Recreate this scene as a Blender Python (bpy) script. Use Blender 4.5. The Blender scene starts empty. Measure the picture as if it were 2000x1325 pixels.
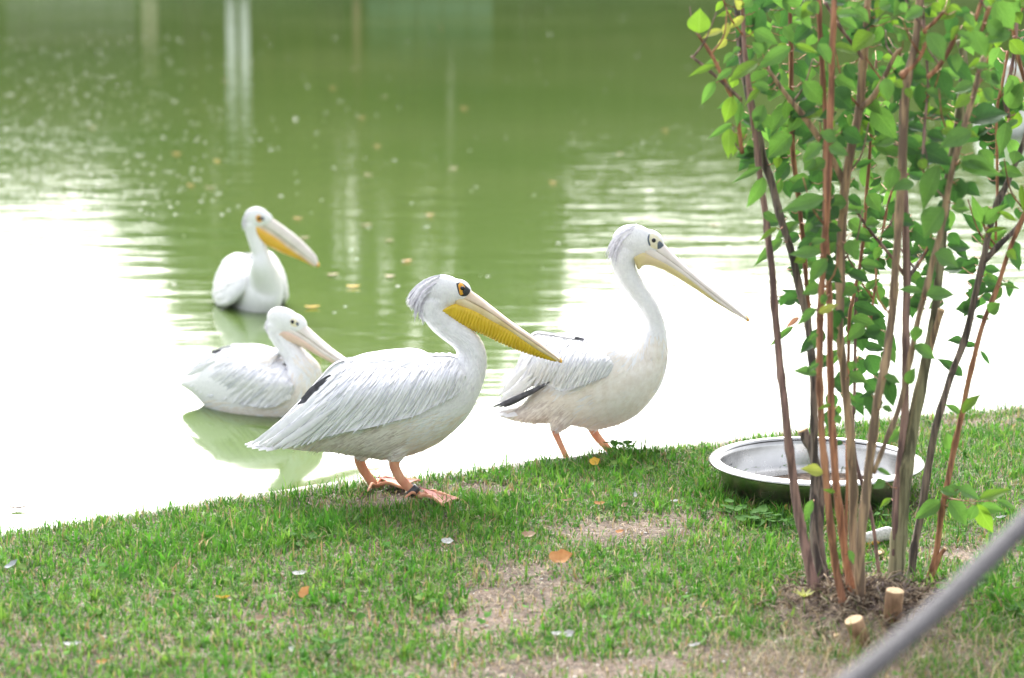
import bpy, bmesh, math, random
import numpy as np
from mathutils import Vector, Matrix
from mathutils.bvhtree import BVHTree

# ------------------------------------------------------------------ camera
S = bpy.context.scene
COL = S.collection
F = 2000 * 85 / 36.0
CAMH = 1.57
PITCH = math.radians(10.1)
cam_d = bpy.data.cameras.new('camera')
cam = bpy.data.objects.new('camera', cam_d)
COL.objects.link(cam)
cam.location = (0, 0, CAMH)
cam.rotation_euler = (math.radians(90) - PITCH, 0, 0)
cam_d.sensor_width = 36
cam_d.lens = 85
cam_d.clip_start = 0.05
cam_d.clip_end = 2000
cam_d.dof.use_dof = True
cam_d.dof.focus_distance = 6.5
cam_d.dof.aperture_fstop = 3.0
S.camera = cam

# ------------------------------------------------------------------ sky, sun, exposure
SUN_EL, SUN_AZ = math.radians(40), math.radians(-8)     # azimuth from +Y towards +X
w = bpy.data.worlds.new('World')
S.world = w
w.use_nodes = True
nt = w.node_tree
nt.nodes.clear()
sky = nt.nodes.new('ShaderNodeTexSky')
sky.sky_type = 'NISHITA'
sky.sun_disc = False
sky.sun_elevation = SUN_EL
sky.sun_rotation = SUN_AZ
sky.air_density = 1.0
sky.dust_density = 6.0
sky.ozone_density = 1.0
hs = nt.nodes.new('ShaderNodeHueSaturation')
hs.inputs['Saturation'].default_value = 0.22
bg = nt.nodes.new('ShaderNodeBackground')
bg.inputs['Strength'].default_value = 0.15
wo = nt.nodes.new('ShaderNodeOutputWorld')
nt.links.new(sky.outputs[0], hs.inputs['Color'])
nt.links.new(hs.outputs[0], bg.inputs['Color'])
nt.links.new(bg.outputs[0], wo.inputs[0])
sl = bpy.data.lights.new('sun', 'SUN')
sl.energy = 0.9
sl.angle = math.radians(25)
sl.color = (1.0, 0.97, 0.92)
sun = bpy.data.objects.new('sun', sl)
COL.objects.link(sun)
sd = Vector((math.sin(SUN_AZ) * math.cos(SUN_EL), math.cos(SUN_AZ) * math.cos(SUN_EL), math.sin(SUN_EL)))
sun.rotation_euler = sd.to_track_quat('Z', 'Y').to_euler()
sun.location = (0, 0, 20)
S.view_settings.view_transform = 'Standard'
S.view_settings.look = 'None'
S.view_settings.gamma = 1.0
S.view_settings.use_curve_mapping = False
S.view_settings.exposure = 2.0
S.render.engine = 'CYCLES'
S.cycles.max_bounces = 6
S.cycles.use_denoising = True

# ------------------------------------------------------------------ helpers
rnd = random.Random(7)
RNG = np.random.default_rng(11)
CP, SP = math.cos(PITCH), math.sin(PITCH)
WATER_Z = -0.14

def ray(px, py):
    a, b = (px - 1000) / F, -(py - 662.5) / F
    return Vector((a, CP + b * SP, -SP + b * CP))
def atY(px, py, Y):
    d = ray(px, py)
    return Vector((0, 0, CAMH)) + d * (Y / d.y)
def atZ(px, py, z):
    d = ray(px, py)
    return Vector((0, 0, CAMH)) + d * ((z - CAMH) / d.z)

ORG = {}
def tag(o, label=None, cat=None, group=None, kind=None):
    if label: o['label'] = label
    if cat: o['category'] = cat
    if group: o['group'] = group
    if kind: o['kind'] = kind
    return o
def thing(name, loc, label, cat, group=None):
    o = bpy.data.objects.new(name, None)
    o.empty_display_size = 0.05
    COL.objects.link(o)
    o.location = loc
    ORG[o.name] = Vector(loc)
    return tag(o, label, cat, group)
def mk(name, V, Fc, mat, parent=None, smooth=True, origin=None):
    """one mesh object from world-space vertices"""
    V = np.asarray([tuple(v) for v in V], dtype=float).reshape(-1, 3)
    org = ORG[parent.name] if parent else (Vector(origin) if origin is not None else Vector((0, 0, 0)))
    me = bpy.data.meshes.new(name)
    me.from_pydata((V - np.array(org)).tolist(), [], [tuple(f) for f in Fc])
    mats = mat if isinstance(mat, (list, tuple)) else [mat]
    for m in mats:
        me.materials.append(m)
    if smooth:
        me.polygons.foreach_set('use_smooth', [True] * len(me.polygons))
    me.update()
    o = bpy.data.objects.new(name, me)
    COL.objects.link(o)
    if parent:
        o.parent = parent
    else:
        o.location = org
    ORG[o.name] = org
    return o

class MB:
    def __init__(s): s.v, s.f, s.m = [], [], []
    def add(s, V, Fc, mi=0):
        b = len(s.v)
        s.v.extend([tuple(x) for x in V])
        s.f.extend([tuple(i + b for i in f) for f in Fc])
        s.m.extend([mi] * len(Fc))
    def build(s, name, mat, parent=None, smooth=True, origin=None):
        o = mk(name, s.v, s.f, mat, parent, smooth, origin)
        if any(s.m):
            o.data.polygons.foreach_set('material_index', s.m)
        return o

def catmull(P, n):
    P = np.asarray(P, float)
    k = len(P)
    Q = np.vstack([2 * P[0] - P[1], P, 2 * P[-1] - P[-2]])
    out = []
    for t in np.linspace(0, k - 1, n):
        i = min(int(t), k - 2)
        u = t - i
        a, b, c, d = Q[i], Q[i + 1], Q[i + 2], Q[i + 3]
        out.append(0.5 * (2 * b + (c - a) * u + (2 * a - 5 * b + 4 * c - d) * u * u + (3 * b - a - 3 * c + d) * u ** 3))
    return np.array(out)

def loft(C, rn, rl, L, sides=20, cap=True):
    """elliptic loft along C; rl along the lateral vector L, rn in the plane across the path"""
    C = np.asarray([tuple(c) for c in C], float)
    n = len(C)
    T = np.gradient(C, axis=0)
    L = np.asarray(L, float)
    if L.ndim == 1: L = np.tile(L, (n, 1))
    V, Fc = [], []
    for i in range(n):
        t = T[i] / (np.linalg.norm(T[i]) + 1e-12)
        l = L[i] - t * np.dot(L[i], t)
        l /= np.linalg.norm(l) + 1e-12
        nn = np.cross(t, l)
        for k in range(sides):
            a = 2 * math.pi * k / sides
            V.append(C[i] + l * (rl[i] * math.cos(a)) + nn * (rn[i] * math.sin(a)))
    for i in range(n - 1):
        for k in range(sides):
            k2 = (k + 1) % sides
            Fc.append((i * sides + k, i * sides + k2, (i + 1) * sides + k2, (i + 1) * sides + k))
    if cap:
        Fc.append(tuple(range(sides))[::-1])
        Fc.append(tuple(range((n - 1) * sides, n * sides)))
    return V, Fc

def tube(C, r, sides=8, cap=True):
    C = np.asarray([tuple(c) for c in C], float)
    d = C[-1] - C[0]
    L = np.cross(d, (0.13, 0.9, 0.2)) if abs(d[1]) < 0.8 * np.linalg.norm(d) else np.cross(d, (1, 0, 0.1))
    L /= np.linalg.norm(L) + 1e-12
    return loft(C, r, r, L, sides, cap)

def ellipsoid(c, ax, rad, nu=20, nv=12):
    """ax: three unit vectors"""
    V, Fc = [], []
    c = np.array(c); ax = np.array([tuple(a) for a in ax])
    for j in range(nv + 1):
        th = math.pi * j / nv
        for i in range(nu):
            ph = 2 * math.pi * i / nu
            p = (math.sin(th) * math.cos(ph) * rad[0], math.sin(th) * math.sin(ph) * rad[1], math.cos(th) * rad[2])
            V.append(c + ax[0] * p[0] + ax[1] * p[1] + ax[2] * p[2])
    for j in range(nv):
        for i in range(nu):
            i2 = (i + 1) % nu
            Fc.append((j * nu + i, (j + 1) * nu + i, (j + 1) * nu + i2, j * nu + i2))
    return V, Fc

# ------------------------------------------------------------------ materials
def node(nt, t, **kw):
    n = nt.nodes.new(t)
    for k, v in kw.items():
        if hasattr(n, k): setattr(n, k, v)
        else: n.inputs[k].default_value = v
    return n
def rgba(c): return (c[0], c[1], c[2], 1)

def mat(name, c1, c2=None, scale=(20, 20, 20), rough=0.7, detail=4, bump=0.0, bump_dist=0.002, bscale=None,
        lo=0.35, hi=0.65, metallic=0.0, ior=None, transl=0.0, objrand=0.0, spec=None, coord='Object', tcol=None, coat=0):
    m = bpy.data.materials.new(name)
    m.use_nodes = True
    nt = m.node_tree
    b = nt.nodes['Principled BSDF']
    out = nt.nodes['Material Output']
    b.inputs['Roughness'].default_value = rough
    b.inputs['Metallic'].default_value = metallic
    if ior: b.inputs['IOR'].default_value = ior
    if spec is not None: b.inputs['Specular IOR Level'].default_value = spec
    if coat: b.inputs['Coat Weight'].default_value = coat
    tc = node(nt, 'ShaderNodeTexCoord')
    mp = node(nt, 'ShaderNodeMapping')
    mp.inputs['Scale'].default_value = scale
    nt.links.new(tc.outputs[coord], mp.inputs[0])
    n = node(nt, 'ShaderNodeTexNoise', Scale=1.0, Detail=detail)
    nt.links.new(mp.outputs[0], n.inputs['Vector'])
    cr = node(nt, 'ShaderNodeValToRGB')
    cr.color_ramp.elements[0].position = lo
    cr.color_ramp.elements[1].position = hi
    cr.color_ramp.elements[0].color = rgba(c1)
    cr.color_ramp.elements[1].color = rgba(c2 or c1)
    nt.links.new(n.outputs['Fac'], cr.inputs[0])
    csock = cr.outputs[0]
    if objrand:
        oi = node(nt, 'ShaderNodeObjectInfo')
        mr = node(nt, 'ShaderNodeMapRange')
        mr.inputs['To Min'].default_value = 1 - objrand
        mr.inputs['To Max'].default_value = 1 + objrand * 0.5
        nt.links.new(oi.outputs['Random'], mr.inputs['Value'])
        hv = node(nt, 'ShaderNodeHueSaturation')
        nt.links.new(mr.outputs[0], hv.inputs['Value'])
        nt.links.new(csock, hv.inputs['Color'])
        csock = hv.outputs[0]
    nt.links.new(csock, b.inputs['Base Color'])
    if bump:
        n2 = n
        if bscale:
            mp2 = node(nt, 'ShaderNodeMapping')
            mp2.inputs['Scale'].default_value = bscale
            nt.links.new(tc.outputs[coord], mp2.inputs[0])
            n2 = node(nt, 'ShaderNodeTexNoise', Scale=1.0, Detail=5)
            nt.links.new(mp2.outputs[0], n2.inputs['Vector'])
        bp = node(nt, 'ShaderNodeBump', Strength=bump, Distance=bump_dist)
        nt.links.new(n2.outputs['Fac'], bp.inputs['Height'])
        nt.links.new(bp.outputs[0], b.inputs['Normal'])
    if transl:
        tr = node(nt, 'ShaderNodeBsdfTranslucent')
        if tcol: tr.inputs['Color'].default_value = rgba(tcol)
        else: nt.links.new(csock, tr.inputs['Color'])
        mx = node(nt, 'ShaderNodeMixShader')
        mx.inputs[0].default_value = transl
        nt.links.new(b.outputs[0], mx.inputs[1])
        nt.links.new(tr.outputs[0], mx.inputs[2])
        nt.links.new(mx.outputs[0], out.inputs[0])
    return m

def attr_mat(name, rough=0.6, transl=0.35, attr='Col'):
    m = bpy.data.materials.new(name)
    m.use_nodes = True
    nt = m.node_tree
    b = nt.nodes['Principled BSDF']
    a = node(nt, 'ShaderNodeAttribute')
    a.attribute_name = attr
    b.inputs['Roughness'].default_value = rough
    b.inputs['Specular IOR Level'].default_value = 0.35 if rough < .8 else 0.08
    nt.links.new(a.outputs['Color'], b.inputs['Base Color'])
    tr = node(nt, 'ShaderNodeBsdfTranslucent')
    nt.links.new(a.outputs['Color'], tr.inputs['Color'])
    mx = node(nt, 'ShaderNodeMixShader')
    mx.inputs[0].default_value = transl
    nt.links.new(b.outputs[0], mx.inputs[1])
    nt.links.new(tr.outputs[0], mx.inputs[2])
    nt.links.new(mx.outputs[0], nt.nodes['Material Output'].inputs[0])
    return m

M = {}
M['plume'] = mat('plume_white', (0.76, 0.76, 0.79), (0.83, 0.83, 0.85), (140, 140, 140), 0.8, bump=0.5, bump_dist=0.002, bscale=(350, 350, 120), spec=0.2)
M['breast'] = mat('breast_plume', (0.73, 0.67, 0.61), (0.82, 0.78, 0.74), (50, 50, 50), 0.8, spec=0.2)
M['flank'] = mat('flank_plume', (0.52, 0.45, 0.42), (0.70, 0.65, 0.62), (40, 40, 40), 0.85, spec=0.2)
M['feather'] = mat('wing_feather', (0.74, 0.74, 0.78), (0.83, 0.83, 0.85), (45, 45, 45), 0.7, objrand=0.10, spec=0.25)
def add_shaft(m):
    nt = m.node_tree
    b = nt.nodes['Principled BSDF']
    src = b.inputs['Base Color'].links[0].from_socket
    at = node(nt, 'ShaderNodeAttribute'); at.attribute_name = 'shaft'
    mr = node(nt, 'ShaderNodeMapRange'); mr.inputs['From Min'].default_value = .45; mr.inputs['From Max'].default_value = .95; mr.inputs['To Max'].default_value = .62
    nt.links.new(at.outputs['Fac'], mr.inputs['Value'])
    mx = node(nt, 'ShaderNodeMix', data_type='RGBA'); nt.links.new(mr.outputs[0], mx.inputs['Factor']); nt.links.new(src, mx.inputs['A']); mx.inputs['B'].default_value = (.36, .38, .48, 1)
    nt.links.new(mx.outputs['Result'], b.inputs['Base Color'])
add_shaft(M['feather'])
M['feather_dark'] = mat('flight_feather', (0.035, 0.035, 0.045), (0.10, 0.10, 0.12), (60, 60, 60), 0.6, objrand=0.3)
M['crest'] = mat('crest_plume', (0.54, 0.53, 0.60), (0.77, 0.76, 0.81), (90, 90, 90), 0.8, spec=0.2)
M['bill'] = mat('bill_horn', (0.64, 0.49, 0.36), (0.75, 0.63, 0.50), (25, 25, 25), 0.45)
M['bill_pale'] = mat('bill_pale', (0.66, 0.60, 0.56), (0.74, 0.68, 0.64), (25, 25, 25), 0.45)
M['bar_y'] = mat('lower_bill_cream', (0.58, 0.45, 0.20), (0.70, 0.60, 0.38), (20, 20, 20), 0.45)
M['pouch_y'] = mat('pouch_yellow', (0.62, 0.42, 0.02), (0.72, 0.50, 0.03), (40, 40, 40), 0.5, bump=0.3, bump_dist=0.001, bscale=(600, 600, 600))
M['pouch_cream'] = mat('pouch_cream', (0.60, 0.52, 0.22), (0.66, 0.54, 0.34), (14, 14, 14), 0.55, bump=0.3, bump_dist=0.001, bscale=(500, 500, 500))
M['pouch_pink'] = mat('pouch_pink', (0.72, 0.52, 0.42), (0.76, 0.60, 0.50), (14, 14, 14), 0.55)
M['pouch_orange'] = mat('pouch_orange', (0.72, 0.40, 0.04), (0.76, 0.46, 0.06), (20, 20, 20), 0.5)
M['nail'] = mat('bill_nail', (0.75, 0.36, 0.05), (0.78, 0.42, 0.08), (80, 80, 80), 0.4)
M['black_skin'] = mat('black_skin', (0.015, 0.018, 0.02), (0.04, 0.045, 0.05), (300, 300, 300), 0.6)
M['orange_skin'] = mat('orange_skin', (0.70, 0.24, 0.02), (0.72, 0.42, 0.03), (120, 120, 120), 0.6, bump=0.4, bump_dist=0.001, bscale=(900, 900, 900))
M['cream_skin'] = mat('cream_skin', (0.72, 0.66, 0.45), (0.78, 0.74, 0.58), (120, 120, 120), 0.6)
M['blue_skin'] = mat('slate_skin', (0.07, 0.10, 0.14), (0.13, 0.16, 0.20), (200, 200, 200), 0.6)
M['eye'] = mat('eye_ball', (0.012, 0.014, 0.02), (0.02, 0.02, 0.03), (90, 90, 90), 0.08)
M['leg'] = mat('leg_skin', (0.58, 0.24, 0.15), (0.70, 0.38, 0.23), (45, 45, 25), 0.65, spec=0.25, bump=0.5, bump_dist=0.0015, bscale=(300, 300, 200))
M['web'] = mat('web_skin', (0.50, 0.21, 0.19), (0.62, 0.32, 0.28), (60, 60, 60), 0.8, spec=0.1, bump=0.5, bump_dist=0.0015, bscale=(250, 250, 250))
M['band'] = mat('leg_band', (0.035, 0.037, 0.042), (0.06, 0.062, 0.07), (100, 100, 100), 0.4)
M['bark_red'] = mat('bark_red', (0.17, 0.075, 0.045), (0.46, 0.22, 0.12), (90, 90, 6), 0.75, bump=0.8, bump_dist=0.004, bscale=(160, 160, 9), lo=.42, hi=.60)
M['bark_tan'] = mat('bark_tan', (0.17, 0.12, 0.085), (0.46, 0.32, 0.20), (90, 90, 6), 0.8, bump=0.9, bump_dist=0.004, bscale=(150, 150, 9), lo=.42, hi=.60)
M['bark_grey'] = mat('bark_grey', (0.06, 0.05, 0.047), (0.25, 0.20, 0.17), (90, 90, 7), 0.85, bump=1.0, bump_dist=0.006, bscale=(140, 140, 9), lo=.42, hi=.60)
M['bark_green'] = mat('bark_green', (0.09, 0.085, 0.05), (0.29, 0.27, 0.16), (80, 80, 5), 0.85, bump=1.0, bump_dist=0.006, bscale=(120, 120, 8), lo=.42, hi=.60)
M['bark_purple'] = mat('bark_purple', (0.12, 0.075, 0.07), (0.33, 0.21, 0.18), (90, 90, 6), 0.8, bump=0.8, bump_dist=0.004, bscale=(150, 150, 9), lo=.42, hi=.60)
M['cut_wood'] = mat('cut_wood', (0.42, 0.27, 0.14), (0.62, 0.46, 0.28), (120, 120, 120), 0.8, bump=0.5, bump_dist=0.001, bscale=(400, 400, 400))
M['stub'] = mat('stub_bark', (0.16, 0.09, 0.05), (0.36, 0.22, 0.125), (60, 60, 20), 0.85, bump=0.8, bump_dist=0.002, bscale=(150, 150, 30))
def leafmat(n, a, b, t): return mat(n, a, b, (30, 30, 30), 0.55, transl=0.36, tcol=t, objrand=0.14, spec=0.4, bump=0.5, bump_dist=0.0015, bscale=(160, 160, 160))
def add_veins(m, light):
    nt = m.node_tree
    b = nt.nodes['Principled BSDF']
    src = b.inputs['Base Color'].links[0].from_socket
    at = node(nt, 'ShaderNodeAttribute'); at.attribute_name = 'leaf_uv'
    sp = node(nt, 'ShaderNodeSeparateXYZ'); nt.links.new(at.outputs['Vector'], sp.inputs[0])
    ab = node(nt, 'ShaderNodeMath', operation='ABSOLUTE'); nt.links.new(sp.outputs['Y'], ab.inputs[0])
    mid = node(nt, 'ShaderNodeMapRange'); mid.inputs['From Min'].default_value = .03; mid.inputs['From Max'].default_value = .13; mid.inputs['To Min'].default_value = 1; mid.inputs['To Max'].default_value = 0
    nt.links.new(ab.outputs[0], mid.inputs['Value'])
    a1 = node(nt, 'ShaderNodeMath', operation='MULTIPLY'); nt.links.new(sp.outputs['X'], a1.inputs[0]); a1.inputs[1].default_value = 44
    a2 = node(nt, 'ShaderNodeMath', operation='MULTIPLY'); nt.links.new(ab.outputs[0], a2.inputs[0]); a2.inputs[1].default_value = 11
    a3 = node(nt, 'ShaderNodeMath', operation='SUBTRACT'); nt.links.new(a1.outputs[0], a3.inputs[0]); nt.links.new(a2.outputs[0], a3.inputs[1])
    a4 = node(nt, 'ShaderNodeMath', operation='SINE'); nt.links.new(a3.outputs[0], a4.inputs[0])
    sv = node(nt, 'ShaderNodeMapRange'); sv.inputs['From Min'].default_value = .72; sv.inputs['From Max'].default_value = 1.0; sv.inputs['To Max'].default_value = .45
    nt.links.new(a4.outputs[0], sv.inputs['Value'])
    mxm = node(nt, 'ShaderNodeMath', operation='MAXIMUM'); nt.links.new(mid.outputs[0], mxm.inputs[0]); nt.links.new(sv.outputs[0], mxm.inputs[1])
    fm = node(nt, 'ShaderNodeMath', operation='MULTIPLY'); nt.links.new(mxm.outputs[0], fm.inputs[0]); fm.inputs[1].default_value = .6
    mx = node(nt, 'ShaderNodeMix', data_type='RGBA'); nt.links.new(fm.outputs[0], mx.inputs['Factor']); nt.links.new(src, mx.inputs['A']); mx.inputs['B'].default_value = rgba(light)
    nt.links.new(mx.outputs['Result'], b.inputs['Base Color'])
    bp = node(nt, 'ShaderNodeBump', Strength=.6, Distance=.002); bp.invert = True
    nt.links.new(mxm.outputs[0], bp.inputs['Height'])
    old = b.inputs['Normal'].links[0].from_socket
    nt.links.new(old, bp.inputs['Normal']); nt.links.new(bp.outputs[0], b.inputs['Normal'])
M['leaf0'] = leafmat('leaf_dark', (0.028, 0.082, 0.028), (0.048, 0.122, 0.042), (0.06, 0.18, 0.03))  # dark copy: shade of the leaves further back is in the colour
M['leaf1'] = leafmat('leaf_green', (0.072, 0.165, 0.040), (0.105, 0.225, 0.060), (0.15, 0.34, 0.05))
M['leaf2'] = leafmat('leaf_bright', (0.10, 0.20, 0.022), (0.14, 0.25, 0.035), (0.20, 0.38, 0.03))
M['leaf3'] = leafmat('leaf_yellow', (0.30, 0.34, 0.05), (0.40, 0.42, 0.10), (0.4, 0.45, 0.07))
M['leaf4'] = leafmat('leaf_rusty', (0.28, 0.12, 0.09), (0.36, 0.18, 0.12), (0.5, 0.25, 0.15))
for k_, c_ in (('leaf0', (.09, .18, .06)), ('leaf1', (.16, .30, .09)), ('leaf2', (.26, .38, .10)), ('leaf3', (.55, .55, .2)), ('leaf4', (.5, .3, .2))): add_veins(M[k_], c_)
M['dead_orange'] = mat('dead_leaf_orange', (0.48, 0.20, 0.07), (0.62, 0.33, 0.13), (60, 60, 60), 0.7, transl=0.2, bump=0.5, bump_dist=0.002, bscale=(150, 150, 150))
M['dead_brown'] = mat('dead_leaf_brown', (0.28, 0.17, 0.10), (0.48, 0.36, 0.25), (60, 60, 60), 0.75, bump=0.5, bump_dist=0.002, bscale=(150, 150, 150))
M['dead_yellow'] = mat('dead_leaf_yellow', (0.62, 0.34, 0.03), (0.68, 0.42, 0.06), (60, 60, 60), 0.7, transl=0.2)
M['white_down'] = mat('shed_feather', (0.42, 0.41, 0.40), (0.72, 0.71, 0.70), (200, 200, 200), 0.85)
M['grey_feather'] = mat('shed_feather_grey', (0.30, 0.32, 0.33), (0.5, 0.52, 0.53), (100, 100, 100), 0.8)
M['grass'] = attr_mat('grass_blades', 0.5, 0.40)
M['clover'] = attr_mat('clover_leaves', 0.9, 0.3)
M['weed'] = mat('weed_leaf', (0.05, 0.13, 0.03), (0.08, 0.18, 0.04), (40, 40, 40), 0.85, spec=0.1, transl=0.3, objrand=0.15)
M['rope'] = mat('rope_fibre', (0.08, 0.078, 0.082), (0.16, 0.155, 0.165), (180, 180, 180), 0.9, bump=0.8, bump_dist=0.002, bscale=(500, 500, 500))
M['post'] = mat('post_wood', (0.16, 0.11, 0.07), (0.28, 0.2, 0.13), (60, 60, 6), 0.8, bump=0.6, bump_dist=0.003)
M['concrete'] = mat('bank_concrete', (0.22, 0.20, 0.18), (0.36, 0.34, 0.31), (14, 14, 14), 0.9, bump=0.6, bump_dist=0.004, bscale=(90, 90, 90))
M['litter'] = attr_mat('litter', 0.85, 0.0)

def soil_material():
    m = bpy.data.materials.new('soil')
    m.use_nodes = True
    nt = m.node_tree
    b = nt.nodes['Principled BSDF']
    b.inputs['Roughness'].default_value = 0.95
    tc = node(nt, 'ShaderNodeTexCoord')
    n1 = node(nt, 'ShaderNodeTexNoise', Scale=3.0, Detail=6)
    n2 = node(nt, 'ShaderNodeTexNoise', Scale=70.0, Detail=6)
    for n in (n1, n2): nt.links.new(tc.outputs['Object'], n.inputs['Vector'])
    c1 = node(nt, 'ShaderNodeValToRGB')
    c1.color_ramp.elements[0].color = rgba((0.085, 0.06, 0.042)); c1.color_ramp.elements[0].position = 0.35
    c1.color_ramp.elements[1].color = rgba((0.19, 0.145, 0.115)); c1.color_ramp.elements[1].position = 0.65
    nt.links.new(n1.outputs['Fac'], c1.inputs[0])
    c2 = node(nt, 'ShaderNodeValToRGB')
    c2.color_ramp.elements[0].color = rgba((0.45, 0.45, 0.45)); c2.color_ramp.elements[0].position = 0.35
    c2.color_ramp.elements[1].color = rgba((1.25, 1.2, 1.15)); c2.color_ramp.elements[1].position = 0.66
    nt.links.new(n2.outputs['Fac'], c2.inputs[0])
    mx = node(nt, 'ShaderNodeMix', data_type='RGBA', blend_type='MULTIPLY')
    mx.inputs['Factor'].default_value = 1
    nt.links.new(c1.outputs[0], mx.inputs['A']); nt.links.new(c2.outputs[0], mx.inputs['B'])
    nt.links.new(mx.outputs['Result'], b.inputs['Base Color'])
    bp = node(nt, 'ShaderNodeBump', Strength=0.9, Distance=0.012)
    nt.links.new(n2.outputs['Fac'], bp.inputs['Height'])
    nt.links.new(bp.outputs[0], b.inputs['Normal'])
    return m
M['soil'] = soil_material()

def water_material():
    m = bpy.data.materials.new('pond_water')
    m.use_nodes = True
    nt = m.node_tree
    b = nt.nodes['Principled BSDF']
    b.inputs['Roughness'].default_value = 0.06
    b.inputs['IOR'].default_value = 1.333
    tc = node(nt, 'ShaderNodeTexCoord')
    n0 = node(nt, 'ShaderNodeTexNoise', Scale=0.25, Detail=3)
    nt.links.new(tc.outputs['Object'], n0.inputs['Vector'])
    cr = node(nt, 'ShaderNodeValToRGB')
    cr.color_ramp.elements[0].color = rgba((0.070, 0.118, 0.028)); cr.color_ramp.elements[0].position = 0.3
    cr.color_ramp.elements[1].color = rgba((0.092, 0.136, 0.040)); cr.color_ramp.elements[1].position = 0.7
    nt.links.new(n0.outputs['Fac'], cr.inputs[0])
    nt.links.new(cr.outputs[0], b.inputs['Base Color'])
    # ripples: long low swell + short chop that comes in patches
    def noise(scale, rot, detail, rough=0.5):
        mp = node(nt, 'ShaderNodeMapping')
        mp.inputs['Scale'].default_value = scale
        mp.inputs['Rotation'].default_value = (0, 0, rot)
        nt.links.new(tc.outputs['Object'], mp.inputs[0])
        n = node(nt, 'ShaderNodeTexNoise', Scale=1.0, Detail=detail, Roughness=rough)
        nt.links.new(mp.outputs[0], n.inputs['Vector'])
        return n
    nA = noise((1.1, 4.2, 1), 0.08, 3)
    nB = noise((4.0, 9.0, 1), -0.1, 4)
    nP = noise((0.10, 0.10, 1), 0.0, 2)
    pr = node(nt, 'ShaderNodeMapRange')
    pr.inputs['From Min'].default_value = 0.42; pr.inputs['From Max'].default_value = 0.62
    pr.inputs['To Min'].default_value = 0.35; pr.inputs['To Max'].default_value = 1.0
    nt.links.new(nP.outputs['Fac'], pr.inputs['Value'])
    # chop fades in the sheltered water by the bank
    sx = node(nt, 'ShaderNodeSeparateXYZ')
    nt.links.new(tc.outputs['Object'], sx.inputs[0])
    nr = node(nt, 'ShaderNodeMapRange')
    nr.inputs['From Min'].default_value = 7.5; nr.inputs['From Max'].default_value = 14.0
    nr.inputs['To Min'].default_value = 0.12; nr.inputs['To Max'].default_value = 1.0
    nt.links.new(sx.outputs['Y'], nr.inputs['Value'])
    mul = node(nt, 'ShaderNodeMath', operation='MULTIPLY')
    nt.links.new(pr.outputs[0], mul.inputs[0]); nt.links.new(nr.outputs[0], mul.inputs[1])
    mB = node(nt, 'ShaderNodeMath', operation='MULTIPLY')
    nt.links.new(nB.outputs['Fac'], mB.inputs[0]); nt.links.new(mul.outputs[0], mB.inputs[1])
    mBs = node(nt, 'ShaderNodeMath', operation='MULTIPLY')
    nt.links.new(mB.outputs[0], mBs.inputs[0]); mBs.inputs[1].default_value = 0.0040
    mA = node(nt, 'ShaderNodeMath', operation='MULTIPLY')
    nt.links.new(nA.outputs['Fac'], mA.inputs[0]); nt.links.new(nr.outputs[0], mA.inputs[1])
    mAs = node(nt, 'ShaderNodeMath', operation='MULTIPLY')
    nt.links.new(mA.outputs[0], mAs.inputs[0]); mAs.inputs[1].default_value = 0.0058
    ad = node(nt, 'ShaderNodeMath', operation='ADD')
    nt.links.new(mAs.outputs[0], ad.inputs[0]); nt.links.new(mBs.outputs[0], ad.inputs[1])
    bp = node(nt, 'ShaderNodeBump', Strength=1.0, Distance=1.0)
    nt.links.new(ad.outputs[0], bp.inputs['Height'])
    nt.links.new(bp.outputs[0], b.inputs['Normal'])
    return m
M['water'] = water_material()

def steel_material():
    m = bpy.data.materials.new('brushed_steel')
    m.use_nodes = True
    nt = m.node_tree
    b = nt.nodes['Principled BSDF']
    b.inputs['Metallic'].default_value = 1.0
    tc = node(nt, 'ShaderNodeTexCoord')
    mp = node(nt, 'ShaderNodeMapping'); mp.inputs['Scale'].default_value = (6, 6, 220)
    nt.links.new(tc.outputs['Object'], mp.inputs[0])
    n = node(nt, 'ShaderNodeTexNoise', Scale=1.0, Detail=5)
    nt.links.new(mp.outputs[0], n.inputs['Vector'])
    n2 = node(nt, 'ShaderNodeTexNoise', Scale=14.0, Detail=6)
    nt.links.new(tc.outputs['Object'], n2.inputs['Vector'])
    mr = node(nt, 'ShaderNodeMapRange'); mr.inputs['To Min'].default_value = 0.18; mr.inputs['To Max'].default_value = 0.34
    nt.links.new(n2.outputs['Fac'], mr.inputs['Value']); nt.links.new(mr.outputs[0], b.inputs['Roughness'])
    cr = node(nt, 'ShaderNodeValToRGB')
    cr.color_ramp.elements[0].color = rgba((0.38, 0.375, 0.37)); cr.color_ramp.elements[0].position = 0.3
    cr.color_ramp.elements[1].color = rgba((0.54, 0.535, 0.53)); cr.color_ramp.elements[1].position = 0.62
    nt.links.new(n2.outputs['Fac'], cr.inputs[0]); nt.links.new(cr.outputs[0], b.inputs['Base Color'])
    bp = node(nt, 'ShaderNodeBump', Strength=0.15, Distance=0.001)
    nt.links.new(n.outputs['Fac'], bp.inputs['Height']); nt.links.new(bp.outputs[0], b.inputs['Normal'])
    return m
M['steel'] = steel_material()

# ------------------------------------------------------------------ ground, bank, water
EDGE_PX = [(-60, 1043), (0, 1035), (250, 998), (500, 962), (700, 934), (850, 921), (1000, 904), (1150, 887),
           (1300, 869), (1400, 856), (1600, 832), (1800, 806), (2000, 787), (2150, 770)]
EP = [atZ(x, y, 0.02) for x, y in EDGE_PX]
ex = np.array([-60.0] + [p.x for p in EP] + [60.0])
s0 = (EP[-1].y - EP[0].y) / (EP[-1].x - EP[0].x)
ey = np.array([EP[0].y + s0 * (-60 - EP[0].x)] + [p.y for p in EP] + [EP[-1].y + s0 * (60 - EP[-1].x)])
def edge_y(x): return np.interp(x, ex, ey)

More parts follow.
